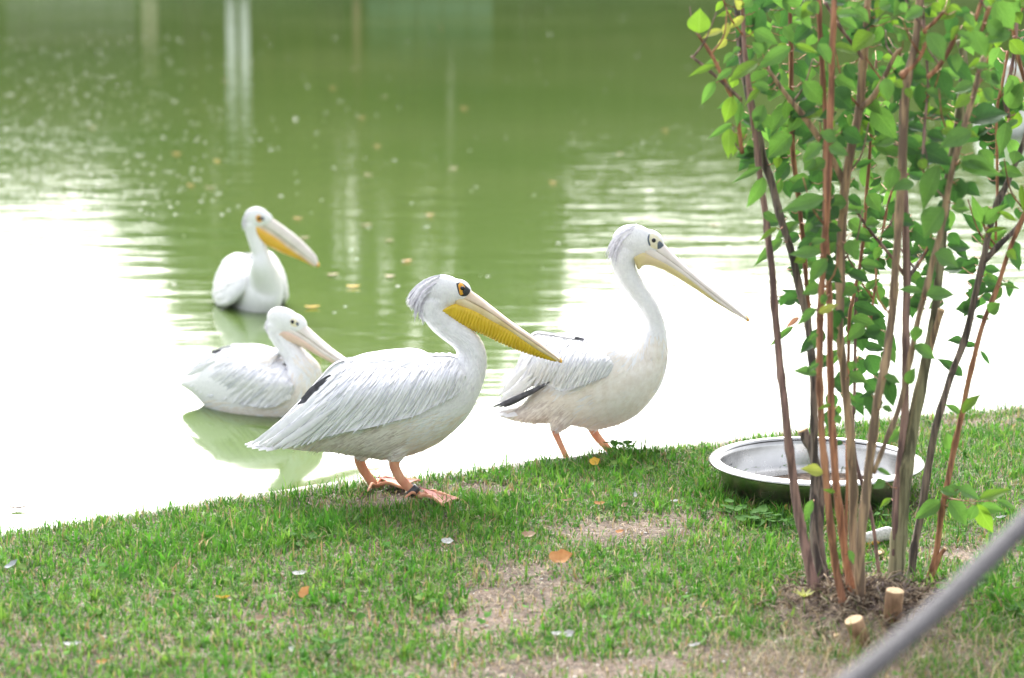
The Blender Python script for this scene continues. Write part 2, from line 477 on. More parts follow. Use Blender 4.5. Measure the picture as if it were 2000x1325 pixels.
BARE = []   # (x, y, rx, ry, strength) patches of worn earth, measured on the ground
for px, py, rx, ry, st in [(1210, 1045, 130, 24, 1.0), (1020, 1120, 95, 26, .7), (1000, 1165, 110, 28, .95), (960, 1215, 130, 26, .55), (1200, 1312, 300, 34, 1.4), (520, 988, 260, 12, .6),
                           (330, 1010, 150, 12, .5), (770, 965, 60, 16, 1.1), (960, 958, 110, 14, .9), (1720, 1225, 170, 80, 1.4), (1480, 1310, 220, 34, 1.1),
                           (1885, 1080, 110, 18, 1.1), (1920, 822, 130, 16, .8), (1850, 1290, 160, 40, .7), (650, 1215, 260, 26, .35), (150, 1290, 220, 40, .35), (1360, 870, 110, 10, .5),
                           (860, 1085, 90, 12, .6), (1350, 1020, 60, 10, .8), (780, 1310, 200, 26, .35)]:
    c = atZ(px, py, 0)
    k = (c.y * CP + (CAMH) * SP) / F
    BARE.append((c.x, c.y, rx * k, ry * k / math.sin(PITCH + math.atan((py - 662.5) / F)), st))
LONG = []
for px, py, rx, ry, st in [(560, 1045, 200, 40, 1.0), (960, 1000, 110, 30, 1.0), (1215, 900, 60, 18, 1.3), (1420, 960, 70, 50, .7), (1650, 1020, 120, 20, .8),
                           (1080, 930, 130, 20, .5), (1500, 1130, 120, 50, .6), (1960, 1180, 90, 60, .8), (860, 1180, 120, 40, .5), (300, 1080, 160, 30, .5)]:
    c = atZ(px, py, 0)
    k = (c.y * CP + CAMH * SP) / F
    LONG.append((c.x, c.y, rx * k, ry * k / math.sin(PITCH + math.atan((py - 662.5) / F)), st))
def blobs(L, x, y):
    r = np.zeros_like(x)
    for (cx, cy, rx, ry, st) in L:
        r += 1.0 * st * np.exp(-(((x - cx) / rx) ** 2 + ((y - cy) / ry) ** 2))
    return r
_ph = RNG.uniform(0, 6.28, (14, 3)); _fr = RNG.uniform(1.5, 9, 14)
def wob(x, y):
    r = 0
    for i in range(14):
        r = r + np.sin(_fr[i] * (x * math.cos(_ph[i, 0]) + y * math.sin(_ph[i, 0])) + _ph[i, 1]) / (1 + 0.25 * _fr[i])
    return r / 3.0
def ground_z(x, y):
    t = edge_y(x) - y                      # distance inside the lawn
    z = 0.012 * wob(x, y) * np.clip(t * 3, 0, 1)
    z = np.where(t < 0.0, np.interp(-t, [0, 0.05, 0.09, 0.5, 1.2, 3.0, 400], [0.0, -0.03, -0.10, -0.15, -0.45, -1.1, -1.4]), z)
    return z

# one ground sheet: fine near the picture, coarse out to the horizon, dropping under the pond at the bank
gx = np.unique(np.concatenate([np.linspace(-60, -3, 20), np.linspace(-3, 3.4, 150), np.linspace(3.4, 60, 20)]))
gt = np.concatenate([np.linspace(200, 12, 12), np.linspace(10, 4.2, 12), np.linspace(4.0, 0.14, 110), np.linspace(0.12, -0.6, 30), [-0.9, -1.4, -2, -3.2, -60, -400]])
X, T = np.meshgrid(gx, gt)
Yg = edge_y(X) - T
Zg = ground_z(X, Yg)
nx, ny = len(gx), len(gt)
V = np.stack([X.ravel(), Yg.ravel(), Zg.ravel()], 1)
Fc = [(j * nx + i, j * nx + i + 1, (j + 1) * nx + i + 1, (j + 1) * nx + i) for j in range(ny - 1) for i in range(nx - 1)]
g = mk('ground', V, Fc, M['soil'])
tag(g, 'lawn soil with worn brown patches sloping into the pond', 'ground', kind='structure')

wv, wf = [(-90, 2, WATER_Z), (90, 2, WATER_Z), (90, 75, WATER_Z), (-90, 75, WATER_Z)], [(0, 1, 2, 3)]
wt = mk('water', wv, wf, M['water'], smooth=False)
tag(wt, 'murky green pond mirroring the white sky and trees', 'water', kind='structure')

# thin concrete edging that shows as a grey line between lawn and water
mb = MB()
xs = np.linspace(-3.5, 4.2, 120)
ring = []
for x in xs:
    y = float(edge_y(x))
    tx, ty = 1.0, float(edge_y(x + 0.05) - edge_y(x - 0.05)) / 0.1
    l = math.hypot(tx, ty); nxv, nyv = -ty / l, tx / l
    j = 0.004 * math.sin(x * 7) + 0.003 * math.sin(x * 23)
    for a, zz in ((-0.02, -0.2), (-0.02, -0.004 + j), (0.0, 0.004 + j), (0.05, 0.002 + j), (0.062, -0.006 + j), (0.066, -0.2)):
        mb.v.append((x + nxv * a, y + nyv * a, zz))
for i in range(len(xs) - 1):
    for k in range(5):
        mb.f.append((i * 6 + k, (i + 1) * 6 + k, (i + 1) * 6 + k + 1, i * 6 + k + 1)); mb.m.append(0)
kb = mb.build('pond_edging', M['concrete'])
tag(kb, 'thin grey concrete edging between lawn and pond', 'edging', kind='structure')

# ------------------------------------------------------------------ far bank and what stands on it (seen mirrored in the pond)
M['far_grass'] = mat('far_grass', (0.05, 0.09, 0.025), (0.09, 0.14, 0.04), (0.6, 0.6, 0.6), 0.9)
M['crown_a'] = mat('crown_green', (0.055, 0.10, 0.022), (0.10, 0.17, 0.04), (0.9, 0.9, 0.9), 0.6, transl=0.3)
M['crown_b'] = mat('crown_olive', (0.08, 0.115, 0.025), (0.13, 0.17, 0.04), (0.9, 0.9, 0.9), 0.6, transl=0.3)
M['crown_c'] = mat('crown_yellow', (0.14, 0.16, 0.03), (0.20, 0.21, 0.05), (0.9, 0.9, 0.9), 0.6, transl=0.3)
M['trunk'] = mat('trunk_bark', (0.06, 0.045, 0.035), (0.13, 0.10, 0.08), (4, 4, 1), 0.9, bump=0.8, bump_dist=0.03)
M['white_paint'] = mat('white_paint', (0.74, 0.74, 0.74), (0.8, 0.8, 0.8), (3, 3, 3), 0.5)
M['teal_paint'] = mat('teal_paint', (0.07, 0.15, 0.11), (0.11, 0.19, 0.14), (3, 3, 3), 0.6)
M['grey_render'] = mat('grey_render', (0.15, 0.14, 0.135), (0.21, 0.20, 0.195), (3, 3, 3), 0.9)
M['beige_render'] = mat('beige_render', (0.44, 0.38, 0.27), (0.52, 0.46, 0.34), (3, 3, 3), 0.9)
M['brown_paint'] = mat('brown_paint', (0.26, 0.15, 0.10), (0.32, 0.2, 0.13), (3, 3, 3), 0.8)
bxs = np.linspace(-90, 90, 90)
prof = [(52.0, -0.6), (52.6, -0.1), (53.3, 0.1), (56, 0.3), (64, 0.5), (80, 0.8), (400, 1.0)]
V = [(x, y + 0.5 * math.sin(x * 0.21), z + (0.06 * math.sin(x * 0.9 + y) if z > 0 else 0)) for (y, z) in prof for x in bxs]
Fc = [(j * 90 + i, j * 90 + i + 1, (j + 1) * 90 + i + 1, (j + 1) * 90 + i) for j in range(len(prof) - 1) for i in range(89)]
tag(mk('far_bank', V, Fc, M['far_grass']), 'grassy bank on the far side of the pond', 'bank', kind='structure')

def quads_cloud(cent, size, rng, flat=0.0):
    n = len(cent)
    a = rng.normal(size=(n, 3)); a /= np.linalg.norm(a, axis=1)[:, None]
    b = rng.normal(size=(n, 3)); b -= a * (a * b).sum(1)[:, None]; b /= np.linalg.norm(b, axis=1)[:, None]
    s = size * rng.uniform(0.6, 1.3, n)[:, None]
    v = np.stack([cent - a * s, cent - b * s * 0.5, cent + a * s, cent + b * s * 0.5], 1).reshape(-1, 3)
    f = np.arange(n * 4).reshape(n, 4)
    return v, f

def tree(x, y, h, wd, m, label, low=0.12, seed=1):
    rng = np.random.default_rng(seed)
    r = thing('bank_tree', (x, y, 0.25), label, 'tree', 'trees on the far bank')
    tv, tf = tube([(x, y, 0.1), (x + .1, y, h * .3), (x - .1, y + .1, h * .6), (x, y, h * .85)], [h * .03 + .06, h * .024 + .04, h * .015 + .02, .03], 8)
    b = MB(); b.add(tv, tf)
    for k in range(6):
        a = rng.uniform(0, 6.28); z0 = h * rng.uniform(.25, .55)
        b.add(*tube([(x, y, z0), (x + math.cos(a) * wd * .3, y + math.sin(a) * wd * .3, z0 + h * .15), (x + math.cos(a) * wd * .5, y + math.sin(a) * wd * .5, z0 + h * .3)], [.09, .06, .02], 6))
    b.build('trunk', M['trunk'], r)
    cents = []
    nclump = 46
    for k in range(nclump):
        t = rng.uniform(low, 1.0)
        rad = wd * (math.sin(math.pi * min(1, (t - low) / (1 - low) * .85 + .15)) ** .6) * rng.uniform(.25, 1.0)
        a = rng.uniform(0, 6.28)
        c = np.array([x + math.cos(a) * rad, y + math.sin(a) * rad, .3 + t * (h - .9)])
        n = 85
        d = rng.normal(size=(n, 3)); d /= np.linalg.norm(d, axis=1)[:, None]
        cents.append(c + d * (wd * .33) * rng.uniform(.3, 1, (n, 1)) * np.array([1, 1, .75]))
    v, f = quads_cloud(np.vstack(cents), 0.28, rng)
    mk('crown', v, f, m, r, smooth=False)
    return r
def bank_x(px, Y): return (px - 1000) / F * Y * 1.02
kinds = [('crown_a', 'green'), ('crown_b', 'olive green'), ('crown_c', 'yellow green')]
trees = [(-150, 7.0, 3.4, 0), (60, 6.6, 3.0, 1), (230, 7.0, 3.0, 0), (390, 8.2, 2.6, 0), (520, 11.2, 3.2, 0), (650, 10.6, 3.4, 2), (790, 11.6, 3.3, 1), (930, 11.0, 3.2, 0), (1040, 8.4, 2.4, 1),
         (1180, 7.8, 2.9, 0), (1330, 7.1, 3.0, 1), (1480, 7.5, 3.0, 0), (1640, 7.9, 3.0, 2), (1800, 7.2, 3.0, 1), (1960, 7.7, 3.2, 0), (2130, 6.5, 3.2, 1), (-340, 6.8, 3.2, 1)]
desc = {(0, 0): 'low rounded green', (1, 0): 'low rounded olive', (2, 0): 'low yellow green', (0, 1): 'tall full green', (1, 1): 'tall full olive', (2, 1): 'tall yellow green'}
for i, (px, h, wd, k) in enumerate(trees):
    Y = 58 + (i * 37 % 5)
    tree(bank_x(px, Y), Y, h, wd, M[kinds[k][0]], desc[(k, int(h > 8))] + ' tree on the far bank mirrored in the pond', seed=100 + i)
hb = MB()
rng = np.random.default_rng(5)
cen = np.stack([rng.uniform(-45, 45, 34000), rng.normal(65, 1.0, 34000), .1 + 5.1 * rng.random(34000) ** 1.5], 1)
v, f = quads_cloud(cen, .42, rng)
tag(mk('far_thicket', v, f, M['crown_a'], smooth=False), 'dense green thicket behind the trees on the far bank', 'thicket', kind='stuff')

def boxm(b, x0, x1, y0, y1, z0, z1, bev=0.0):
    v = [(x, y, z) for z in (z0, z1) for y in (y0, y1) for x in (x0, x1)]
    b.add(v, [(0, 2, 3, 1), (4, 5, 7, 6), (0, 1, 5, 4), (2, 6, 7, 3), (0, 4, 6, 2), (1, 3, 7, 5)])
def pole(px, Y, wd, h, m, name, label, cat, cap=True):
    x = bank_x(px, Y)
    r = thing(name, (x, Y, 0.1), label, cat)
    b = MB(); boxm(b, x - wd / 2, x + wd / 2, Y - wd / 2, Y + wd / 2, -.1, h); b.build('shaft', m, r, smooth=False)
    b = MB(); boxm(b, x - wd * .62, x + wd * .62, Y - wd * .62, Y + wd * .62, h, h + .06); b.build('cap', m, r, smooth=False)
    return r
for px in (466, 492):
    pole(px, 54.5, .2, 2.25, M['white_paint'], 'white_post', 'white square post of the pair on the far bank', 'post')['group'] = 'pair of white posts'
pole(312, 54.6, .32, .95, M['beige_render'], 'beige_post', 'short beige square post on the far bank', 'post')
pole(705, 54.4, .16, 1.1, M['brown_paint'], 'brown_post', 'short brown square post on the far bank', 'post')
def far_fence(p0, p1, Y, h, m, name, label):
    x0, x1 = bank_x(p0, Y), bank_x(p1, Y)
    r = thing(name, ((x0 + x1) / 2, Y, .1), label, 'fence')
    n = max(3, int((x1 - x0) / .55))
    for k in range(n):
        a, c = x0 + (x1 - x0) * k / n, x0 + (x1 - x0) * (k + 1) / n - .03
        b = MB(); boxm(b, a, c, Y - .03, Y + .03, 0, h + .02 * math.sin(k * 2.1)); b.build('panel', m, r, smooth=False)
    b = MB(); boxm(b, x0, x1, Y + .032, Y + .09, h * .7, h * .7 + .1); b.build('rail', m, r, smooth=False)
far_fence(725, 965, 54.8, .85, M['teal_paint'], 'teal_fence', 'low teal panel fence on the far bank')
far_fence(40, 285, 54.9, .8, M['grey_render'], 'grey_fence', 'low grey panel fence on the far bank')

# ------------------------------------------------------------------ pelicans
def interp_curve(P, n):
    """resample a 2-D polyline smoothly by arc length"""
    P = np.asarray(P, float)
    d = np.r_[0, np.cumsum(np.hypot(*np.diff(P, axis=0).T))]
    Q = catmull(P, 12 * len(P))
    dq = np.r_[0, np.cumsum(np.hypot(*np.diff(Q, axis=0).T))]
    t = np.linspace(0, dq[-1], n)
    return np.stack([np.interp(t, dq, Q[:, 0]), np.interp(t, dq, Q[:, 1])], 1)

def remesh(V, Fc, vox, smooth=8):
    me = bpy.data.meshes.new('tmp')
    me.from_pydata([tuple(v) for v in V], [], Fc)
    o = bpy.data.objects.new('tmp', me)
    COL.objects.link(o)
    a = o.modifiers.new('r', 'REMESH'); a.mode = 'VOXEL'; a.voxel_size = vox
    b = o.modifiers.new('s', 'SMOOTH'); b.iterations = smooth; b.factor = 0.5
    dg = bpy.context.evaluated_depsgraph_get()
    m2 = bpy.data.meshes.new_from_object(o.evaluated_get(dg))
    v = [x.co.copy() for x in m2.vertices]
    f = [tuple(p.vertices) for p in m2.polygons]
    bpy.data.objects.remove(o); bpy.data.meshes.remove(me); bpy.data.meshes.remove(m2)
    return v, f

class Bird:
    """a pelican traced on its own median plane; L is the lateral unit vector"""
    def __init__(s, Y0, k=0.0, px0=0.0):
        s.Y0, s.k, s.px0 = Y0, k, px0
        p, q = s.m(px0, 700), s.m(px0 + 100, 700)
        d = (q - p); d.z = 0; d.normalize()
        s.fwd = d
        s.L = Vector((-d.y, d.x, 0))                 # away from the camera
        s.P0 = p
        s.scale = (q - p).length / 100                # metres per pixel
    def Yp(s, px): return s.Y0 + s.k * (px - s.px0)
    def m(s, px, py, off=0.0):
        return atY(px, py, s.Yp(px) + off)
    def mirror(s, v):
        v = Vector(v)
        return v - s.L * (2 * (v - s.P0).dot(s.L))
    def set_surface(s, V, Fc):
        s.bvh = BVHTree.FromPolygons([tuple(v) for v in V], Fc)
    def cast(s, px, py):
        d = ray(px, py).normalized()
        h = s.bvh.ray_cast(Vector((0, 0, CAMH)), d)
        return (h[0], h[1]) if h[0] is not None else (None, None)
    def path_on(s, px, py, ang, ln, n=6, bend=0.0, strict=False):
        """points and normals of a strand lying on the surface; ang in degrees, picture sense, 0 = left, 90 = down"""
        P, N = [], []
        Y = None; lastn = Vector((0, -1, .3))
        for k in range(n):
            t = k / (n - 1)
            c, nn = s.cast(px, py)
            if c is None:
                if Y is None or (strict and k < n - 1): return None
                c, nn = atY(px, py, Y), lastn
            elif Y is not None and abs(c.y - Y) > 0.05:
                c, nn = atY(px, py, Y), lastn
            if nn.dot(ray(px, py)) > 0: nn = -nn
            P.append(c); N.append(nn); Y = c.y; lastn = nn
            a = math.radians(ang + bend * t)
            px -= math.cos(a) * ln / (n - 1); py += math.sin(a) * ln / (n - 1)
        return P, N

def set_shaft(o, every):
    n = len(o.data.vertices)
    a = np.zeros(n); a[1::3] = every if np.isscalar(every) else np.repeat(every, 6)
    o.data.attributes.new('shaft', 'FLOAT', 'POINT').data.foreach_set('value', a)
PROF_LANCE = (0.35, 0.8, 1.0, 0.9, 0.6, 0.05)
PROF_BLUNT = (0.35, 0.8, 1.0, 1.0, 0.85, 0.25)
def strand(P, N, wd, lift0, lift1, prof=PROF_LANCE, ridge=0.18):
    V, Fc = [], []
    n = len(P)
    for k in range(n):
        t = (P[min(k + 1, n - 1)] - P[max(k - 1, 0)]).normalized()
        nn = N[k].normalized()
        side = t.cross(nn).normalized()
        h = lift0 + (lift1 - lift0) * k / (n - 1)
        c = P[k] + nn * h
        wv = wd * prof[k] * 0.5
        V += [c - side * wv - nn * wd * ridge, c, c + side * wv - nn * wd * ridge]
    for k in range(n - 1):
        a, b = k * 3, (k + 1) * 3
        Fc += [(a, a + 1, b + 1, b), (a + 1, a + 2, b + 2, b + 1)]
    return V, Fc

def ulofted(B, top, bot, wl, n=60, na=16, power=0.85, ridges=0, amp=0.0, close=True, base=0.0):
    """surface that hangs from a pair of edges (top, at +-wl) round the line bot: bill halves and pouch"""
    T, Bo = interp_curve(top, n), interp_curve(bot, n)
    W = np.interp(np.linspace(0, 1, n), np.linspace(0, 1, len(wl)), wl)
    V, Fc = [], []
    for i in range(n):
        pt, pb = B.m(*T[i]), B.m(*Bo[i])
        tng = (B.m(*T[min(i + 1, n - 1)]) - B.m(*T[max(i - 1, 0)])).normalized()
        for k in range(na + 1):
            a = -math.pi / 2 + math.pi * k / na
            lat = W[i] * math.sin(a)
            dn = max(0.0, math.cos(a)) ** power
            p = pt + (pb - pt) * dn + B.L * lat
            if ridges:
                nn = ((pb - pt).normalized() * math.cos(a) + B.L * math.sin(a))
                ph = 2 * math.pi * ridges * i / n + 1.2 * math.sin(dn * 5 + i * 0.06) + 0.8 * math.sin(i * 0.17 + dn * 8)
                p = p + nn * (amp * (1 - 2 * abs(math.cos(ph / 2)) ** 2.4) * min(1, 6 * i / n, 6 * (1 - i / n)) * (0.35 + 0.65 * min(1, 2.2 * dn)))
            V.append(p)
    m = na + 1
    for i in range(n - 1):
        for k in range(na):
            Fc.append((i * m + k, i * m + k + 1, (i + 1) * m + k + 1, (i + 1) * m + k))
        if close:
            Fc.append((i * m + na, i * m, (i + 1) * m, (i + 1) * m + na))
    Fc.append(tuple(range(m))[::-1]); Fc.append(tuple(range((n - 1) * m, n * m)))
    return V, Fc

def patch_on(B, poly, off, rings=4):
    """a skin patch draped on the head from a picture outline"""
    P = interp_curve(list(poly) + [poly[0]], 28)[:-1]
    c = P.mean(0)
    V, Fc = [], []
    lastY = None
    for r in range(rings + 1):
        s = 1 - r / rings
        for q in P:
            x, y = c + (q - c) * (s if r < rings else 0.001)
            h, nn = B.cast(x, y)
            if h is None:
                h, nn = B.m(x, y, -0.02) if lastY is None else atY(x, y, lastY), Vector((0, -1, 0))
            lastY = h.y
            if nn.y > 0: nn = -nn
            lift = off * (0.15 if r == 0 else 1.0)
            V.append(h + nn * lift)
    n = len(P)
    for r in range(rings):
        for k in range(n):
            Fc.append((r * n + k, r * n + (k + 1) % n, (r + 1) * n + (k + 1) % n, (r + 1) * n + k))
    return V, Fc

def both(B, V, Fc):
    V2 = list(V) + [B.mirror(v) for v in V]
    b = len(V)
    return V2, list(Fc) + [tuple(i + b for i in f[::-1]) for f in Fc]

def build_body(B, stations, heads, thighs, n=90, vox=0.0045):
    """stations: (px, py, radius px, lateral m[, depth offset]); one continuous surface"""
    st = np.array([list(q) + [0.0] * (5 - len(q)) for q in stations], float)
    Q = catmull(st, n)
    C = [B.m(q[0], q[1], q[4]) for q in Q]
    s = B.scale
    V, Fc = loft(C, [max(.004, q[2] * s) for q in Q], [max(.004, q[3]) for q in Q], B.L, 32)
    def app(v, f):
        b = len(V); V.extend(v); Fc.extend([tuple(i + b for i in g) for g in f])
    for (px, py, rx, ry, rl, tilt) in heads:
        a = math.radians(tilt)
        u = B.fwd * math.cos(a) - Vector((0, 0, 1)) * math.sin(a)
        v_ = B.fwd * math.sin(a) + Vector((0, 0, 1)) * math.cos(a)
        app(*ellipsoid(B.m(px, py), (u, v_, B.L), (rx * s, ry * s, rl)))
    for pts in thighs:
        P = [B.m(p[0], p[1], p[2]) for p in pts]
        app(*loft(catmull([tuple(p) for p in P], 12), np.interp(np.linspace(0, 1, 12), np.linspace(0, 1, len(pts)), [p[3] * s for p in pts]),
                  np.interp(np.linspace(0, 1, 12), np.linspace(0, 1, len(pts)), [p[3] * s * .8 for p in pts]), B.L, 20))
    v, f = remesh(V, Fc, vox)
    return v, f, Q

def wing_shell(B, top, bot, wl, n=44, nv=14):
    """wing folded on the flank: px curves top/bot front to rear, wl lateral widths"""
    T, Bo = interp_curve(top, n), interp_curve(bot, n)
    W = np.interp(np.linspace(0, 1, n), np.linspace(0, 1, len(wl)), wl)
    V, Fc = [], []
    for lay in (0, 1):
        for i in range(n):
            for j in range(nv + 1):
                v = j / nv
                q = T[i] + (Bo[i] - T[i]) * v
                off = -W[i] * (0.20 + 0.80 * math.sin(math.pi / 2 * min(1, v * 1.7)) ) * (1 - 0.10 * max(0, v - .6))
                V.append(B.m(q[0], q[1], off + (0.018 if lay else 0)))
    m = nv + 1; half = n * m
    for i in range(n - 1):
        for j in range(nv):
            q = (i * m + j, i * m + j + 1, (i + 1) * m + j + 1, (i + 1) * m + j)
            Fc.append(q); Fc.append(tuple(x + half for x in q[::-1]))
    rim = [i * m for i in range(n)] + [(n - 1) * m + j for j in range(1, m)] + [i * m + nv for i in range(n - 2, -1, -1)] + [j for j in range(nv - 1, 0, -1)]
    for a, b in zip(rim, rim[1:] + rim[:1]):
        Fc.append((b, a, a + half, b + half))
    return V, Fc, T, Bo

def pelican(cfg):
    B = cfg['B']
    r = thing('pelican', cfg['base'], cfg['label'], 'pelican', 'pelicans at the pond')
    s = B.scale
    R = random.Random(cfg['seed'])
    bv, bf, Q = build_body(B, cfg['stations'], cfg['heads'], cfg.get('thighs', []))
    body = mk('body', bv, bf, M['plume'], r)
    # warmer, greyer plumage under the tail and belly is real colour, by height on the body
    W = None
    wv, wf, T, Bo = wing_shell(B, cfg['wing_top'], cfg['wing_bot'], cfg['wing_w'])
    wing = mk('wing', wv, wf, M['feather'], r)
    wing2 = mk('wing', [B.mirror(v) for v in wv], [f[::-1] for f in wf], M['feather'], r)
    allv = list(bv) + [Vector(v) for v in wv]
    allf = list(bf) + [tuple(i + len(bv) for i in f) for f in wf]
    # body plumage first, on the body alone
    B.set_surface(bv, bf)
    st = Q
    pl = MB(); pf = MB()
    bands = cfg['plumage']
    poly = np.vstack([T, Bo[::-1]])
    def in_wing(x, y):
        ins = False
        for a, b in zip(poly, np.roll(poly, -1, 0)):
            if (a[1] > y) != (b[1] > y) and x < (b[0] - a[0]) * (y - a[1]) / (b[1] - a[1]) + a[0]: ins = not ins
        return ins
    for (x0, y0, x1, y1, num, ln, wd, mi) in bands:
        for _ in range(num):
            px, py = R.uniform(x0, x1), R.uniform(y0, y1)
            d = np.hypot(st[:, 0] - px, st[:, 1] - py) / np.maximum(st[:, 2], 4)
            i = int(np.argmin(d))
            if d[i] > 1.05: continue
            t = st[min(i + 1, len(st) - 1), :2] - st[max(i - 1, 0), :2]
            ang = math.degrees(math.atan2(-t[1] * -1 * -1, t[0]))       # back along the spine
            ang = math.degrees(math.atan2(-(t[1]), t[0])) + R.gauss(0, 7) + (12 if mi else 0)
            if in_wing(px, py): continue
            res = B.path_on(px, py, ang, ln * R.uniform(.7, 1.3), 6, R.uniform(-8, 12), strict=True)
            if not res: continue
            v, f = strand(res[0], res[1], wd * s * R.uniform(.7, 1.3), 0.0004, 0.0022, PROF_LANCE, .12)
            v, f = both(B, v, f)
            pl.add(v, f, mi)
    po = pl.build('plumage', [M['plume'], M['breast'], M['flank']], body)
    po['kind'] = 'stuff'
    # wing feathers
    B.set_surface([tuple(v) for v in wv], wf)
    far = MB()
    nu, rows = cfg['wing_n']
    for j, v0 in enumerate(rows):
        for i in range(nu):
            u = (i + (j % 2) * .5 + R.uniform(-.3, .3)) / nu
            u = min(.97, max(0.02, u)) * cfg.get('umax', .97)
            k = u * (len(T) - 1); a = int(k); fr = k - a
            b = min(a + 1, len(T) - 1)
            t_ = T[a] * (1 - fr) + T[b] * fr; bo = Bo[a] * (1 - fr) + Bo[b] * fr
            vv = v0 + R.uniform(-.03, .03)
            q = t_ + (bo - t_) * vv                       # where the feather's tip lies
            ang = float(np.interp(u, cfg['ang_u'], cfg['ang'])) + R.gauss(0, 3)
            ln = cfg['flen'] * (0.75 + .5 * u) * R.uniform(.85, 1.15)
            aa = math.radians(ang)
            for _ in range(14):                           # walk back up to the root, staying on the wing
                rx, ry = q[0] + math.cos(aa) * ln, q[1] - math.sin(aa) * ln
                if B.cast(rx, ry)[0] is not None: break
                ln *= .86
            if ln < 14: continue
            res = B.path_on(rx, ry, ang, ln, 6, 0)
            if not res: continue
            v, f = strand(res[0], res[1], cfg['fwid'] * s * R.uniform(.8, 1.25), 0.001, 0.0065, PROF_LANCE if u < .7 else PROF_BLUNT, .2)
            if cfg['feather_objects']:
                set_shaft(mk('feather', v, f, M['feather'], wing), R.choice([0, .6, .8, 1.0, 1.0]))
            else:
                far.add(v, f)
            if j % 2 == 0 or v0 < .3:
                far2 = [B.mirror(x) for x in v]
                cfg.setdefault('_far', MB()).add(far2, [q_[::-1] for q_ in f])
    if far.v:
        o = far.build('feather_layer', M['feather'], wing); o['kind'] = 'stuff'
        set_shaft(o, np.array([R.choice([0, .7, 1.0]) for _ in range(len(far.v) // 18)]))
    o = cfg['_far'].build('feather_layer', M['feather'], wing2); o['kind'] = 'stuff'
    B.set_surface([tuple(v) for v in allv], allf)
    for (x0, y0, x1, y1, wd, dark, off) in cfg.get('quills', []):
        ln = math.hypot(x1 - x0, y1 - y0)
        P = []
        c0, n0 = B.cast(x0, y0)
        Y = (c0.y if c0 is not None else B.Yp(x0) - .06) + off
        for k in range(6):
            t = k / 5
            P.append(atY(x0 + (x1 - x0) * t, y0 + (y1 - y0) * t + 2.0 * math.sin(t * 3.1), Y + (B.Yp(x1) - .035 - Y) * t * .5))
        v, f = strand(P, [Vector((0, -1, .35))] * 6, wd * s, .002, .004, PROF_BLUNT, .15)
        mk('feather', v, f, M['feather_dark'] if dark else M['feather'], wing)
    if cfg.get('tail'):
        tl = None
        x0, y0, tips, wd = cfg['tail']
        tb = None
        for n_, (x1, y1, off) in enumerate(tips):
            P = [B.m(x0 + (x1 - x0) * k / 5, y0 + (y1 - y0) * k / 5, off * k / 5) for k in range(6)]
            v, f = strand(P, [Vector((0, -.5, .85))] * 6, wd * s, .001 * n_, .001 * n_, PROF_BLUNT, .1)
            if tl is None: tl = mk('tail', v, f, M['feather'], r)
            else: mk('feather', v, f, M['feather'], tl)
    # head
    B.set_surface(bv, bf)
    up = mk('upper_bill', *ulofted(B, cfg['comm'], cfg['culmen'], cfg['bill_w'], 50, 16, .75), M[cfg.get('m_bill', 'bill')], r)
    nx_, ny_, nr = cfg['nail']
    v, f = ellipsoid(B.m(nx_, ny_), ((B.fwd * .6 - Vector((0, 0, .8))).normalized(), (B.fwd * .8 + Vector((0, 0, .6))).normalized(), B.L), (nr * 1.35 * s, nr * .75 * s, nr * 1.1 * s), 14, 10)
    mk('nail', v, f, M['nail'], up)
    for sg in (-1, 1):
        a, b = interp_curve(cfg['comm_l'], 40), interp_curve(cfg['bar'], 40)
        wl = np.interp(np.linspace(0, 1, 40), np.linspace(0, 1, len(cfg['bill_w'])), cfg['bill_w'])
        C = [B.m(*((a[i] + b[i]) / 2)) + B.L * (sg * wl[i] * .97) for i in range(40)]
        rn = [max(.0012, .5 * (B.m(*a[i]) - B.m(*b[i])).length) for i in range(40)]
        mk('lower_bill', *loft(C, rn, [.0045 - .002 * i / 39 for i in range(40)], B.L, 14), M[cfg.get('m_bar', 'bill_pale')], r)
    mk('pouch', *ulofted(B, cfg['pouch_top'], cfg['pouch_bot'], cfg['pouch_w'], cfg.get('pouch_n', 320), 30, .62, cfg.get('ridges', 40), cfg.get('amp', .0011), close=True), M[cfg['m_pouch']], r)
    for (name, poly, off, mk_) in cfg['patches']:
        pv_, pf_ = patch_on(B, poly, off)
        mk(name, pv_, pf_, M[mk_], body)
        mk(name, [B.mirror(q_) for q_ in pv_], [f_[::-1] for f_ in pf_], M[mk_], body)
    ex_, ey_, er = cfg['eye']
    h, n_ = B.cast(ex_, ey_)
    for sg in (0, 1):
        c = h + n_ * .0012
        if sg: c = B.mirror(c)
        mk('eye', *ellipsoid(c, (B.fwd, Vector((0, 0, 1)), B.L), (er * s, er * s, er * s * .75), 14, 10), M['eye'], r)
    # crest
    cr = MB()
    for k in range(cfg['crest_n']):
        t = R.random()
        (ax, ay), (bx_, by_) = cfg['crest_from']
        (cx, cy), (dx, dy) = cfg['crest_to']
        t2 = min(1, max(0, t + R.gauss(0, .16)))
        x0, y0 = ax + (bx_ - ax) * t, ay + (by_ - ay) * t
        x1, y1 = cx + (dx - cx) * t2 + R.gauss(0, 2), cy + (dy - cy) * t2 + R.gauss(0, 4)
        lat = R.uniform(-1, 1) * cfg['crest_lat']
        mx, my = (x0 + x1) / 2 - cfg['crest_bow'] * R.uniform(.6, 1.2), (y0 + y1) / 2 - cfg['crest_bow'] * R.uniform(.5, 1.1)
        P = []
        for q in range(6):
            u = q / 5
            x = (1 - u) ** 2 * x0 + 2 * u * (1 - u) * mx + u * u * x1
            y = (1 - u) ** 2 * y0 + 2 * u * (1 - u) * my + u * u * y1
            P.append(B.m(x, y, lat * (0.85 + .35 * u - .25 * u * u)))
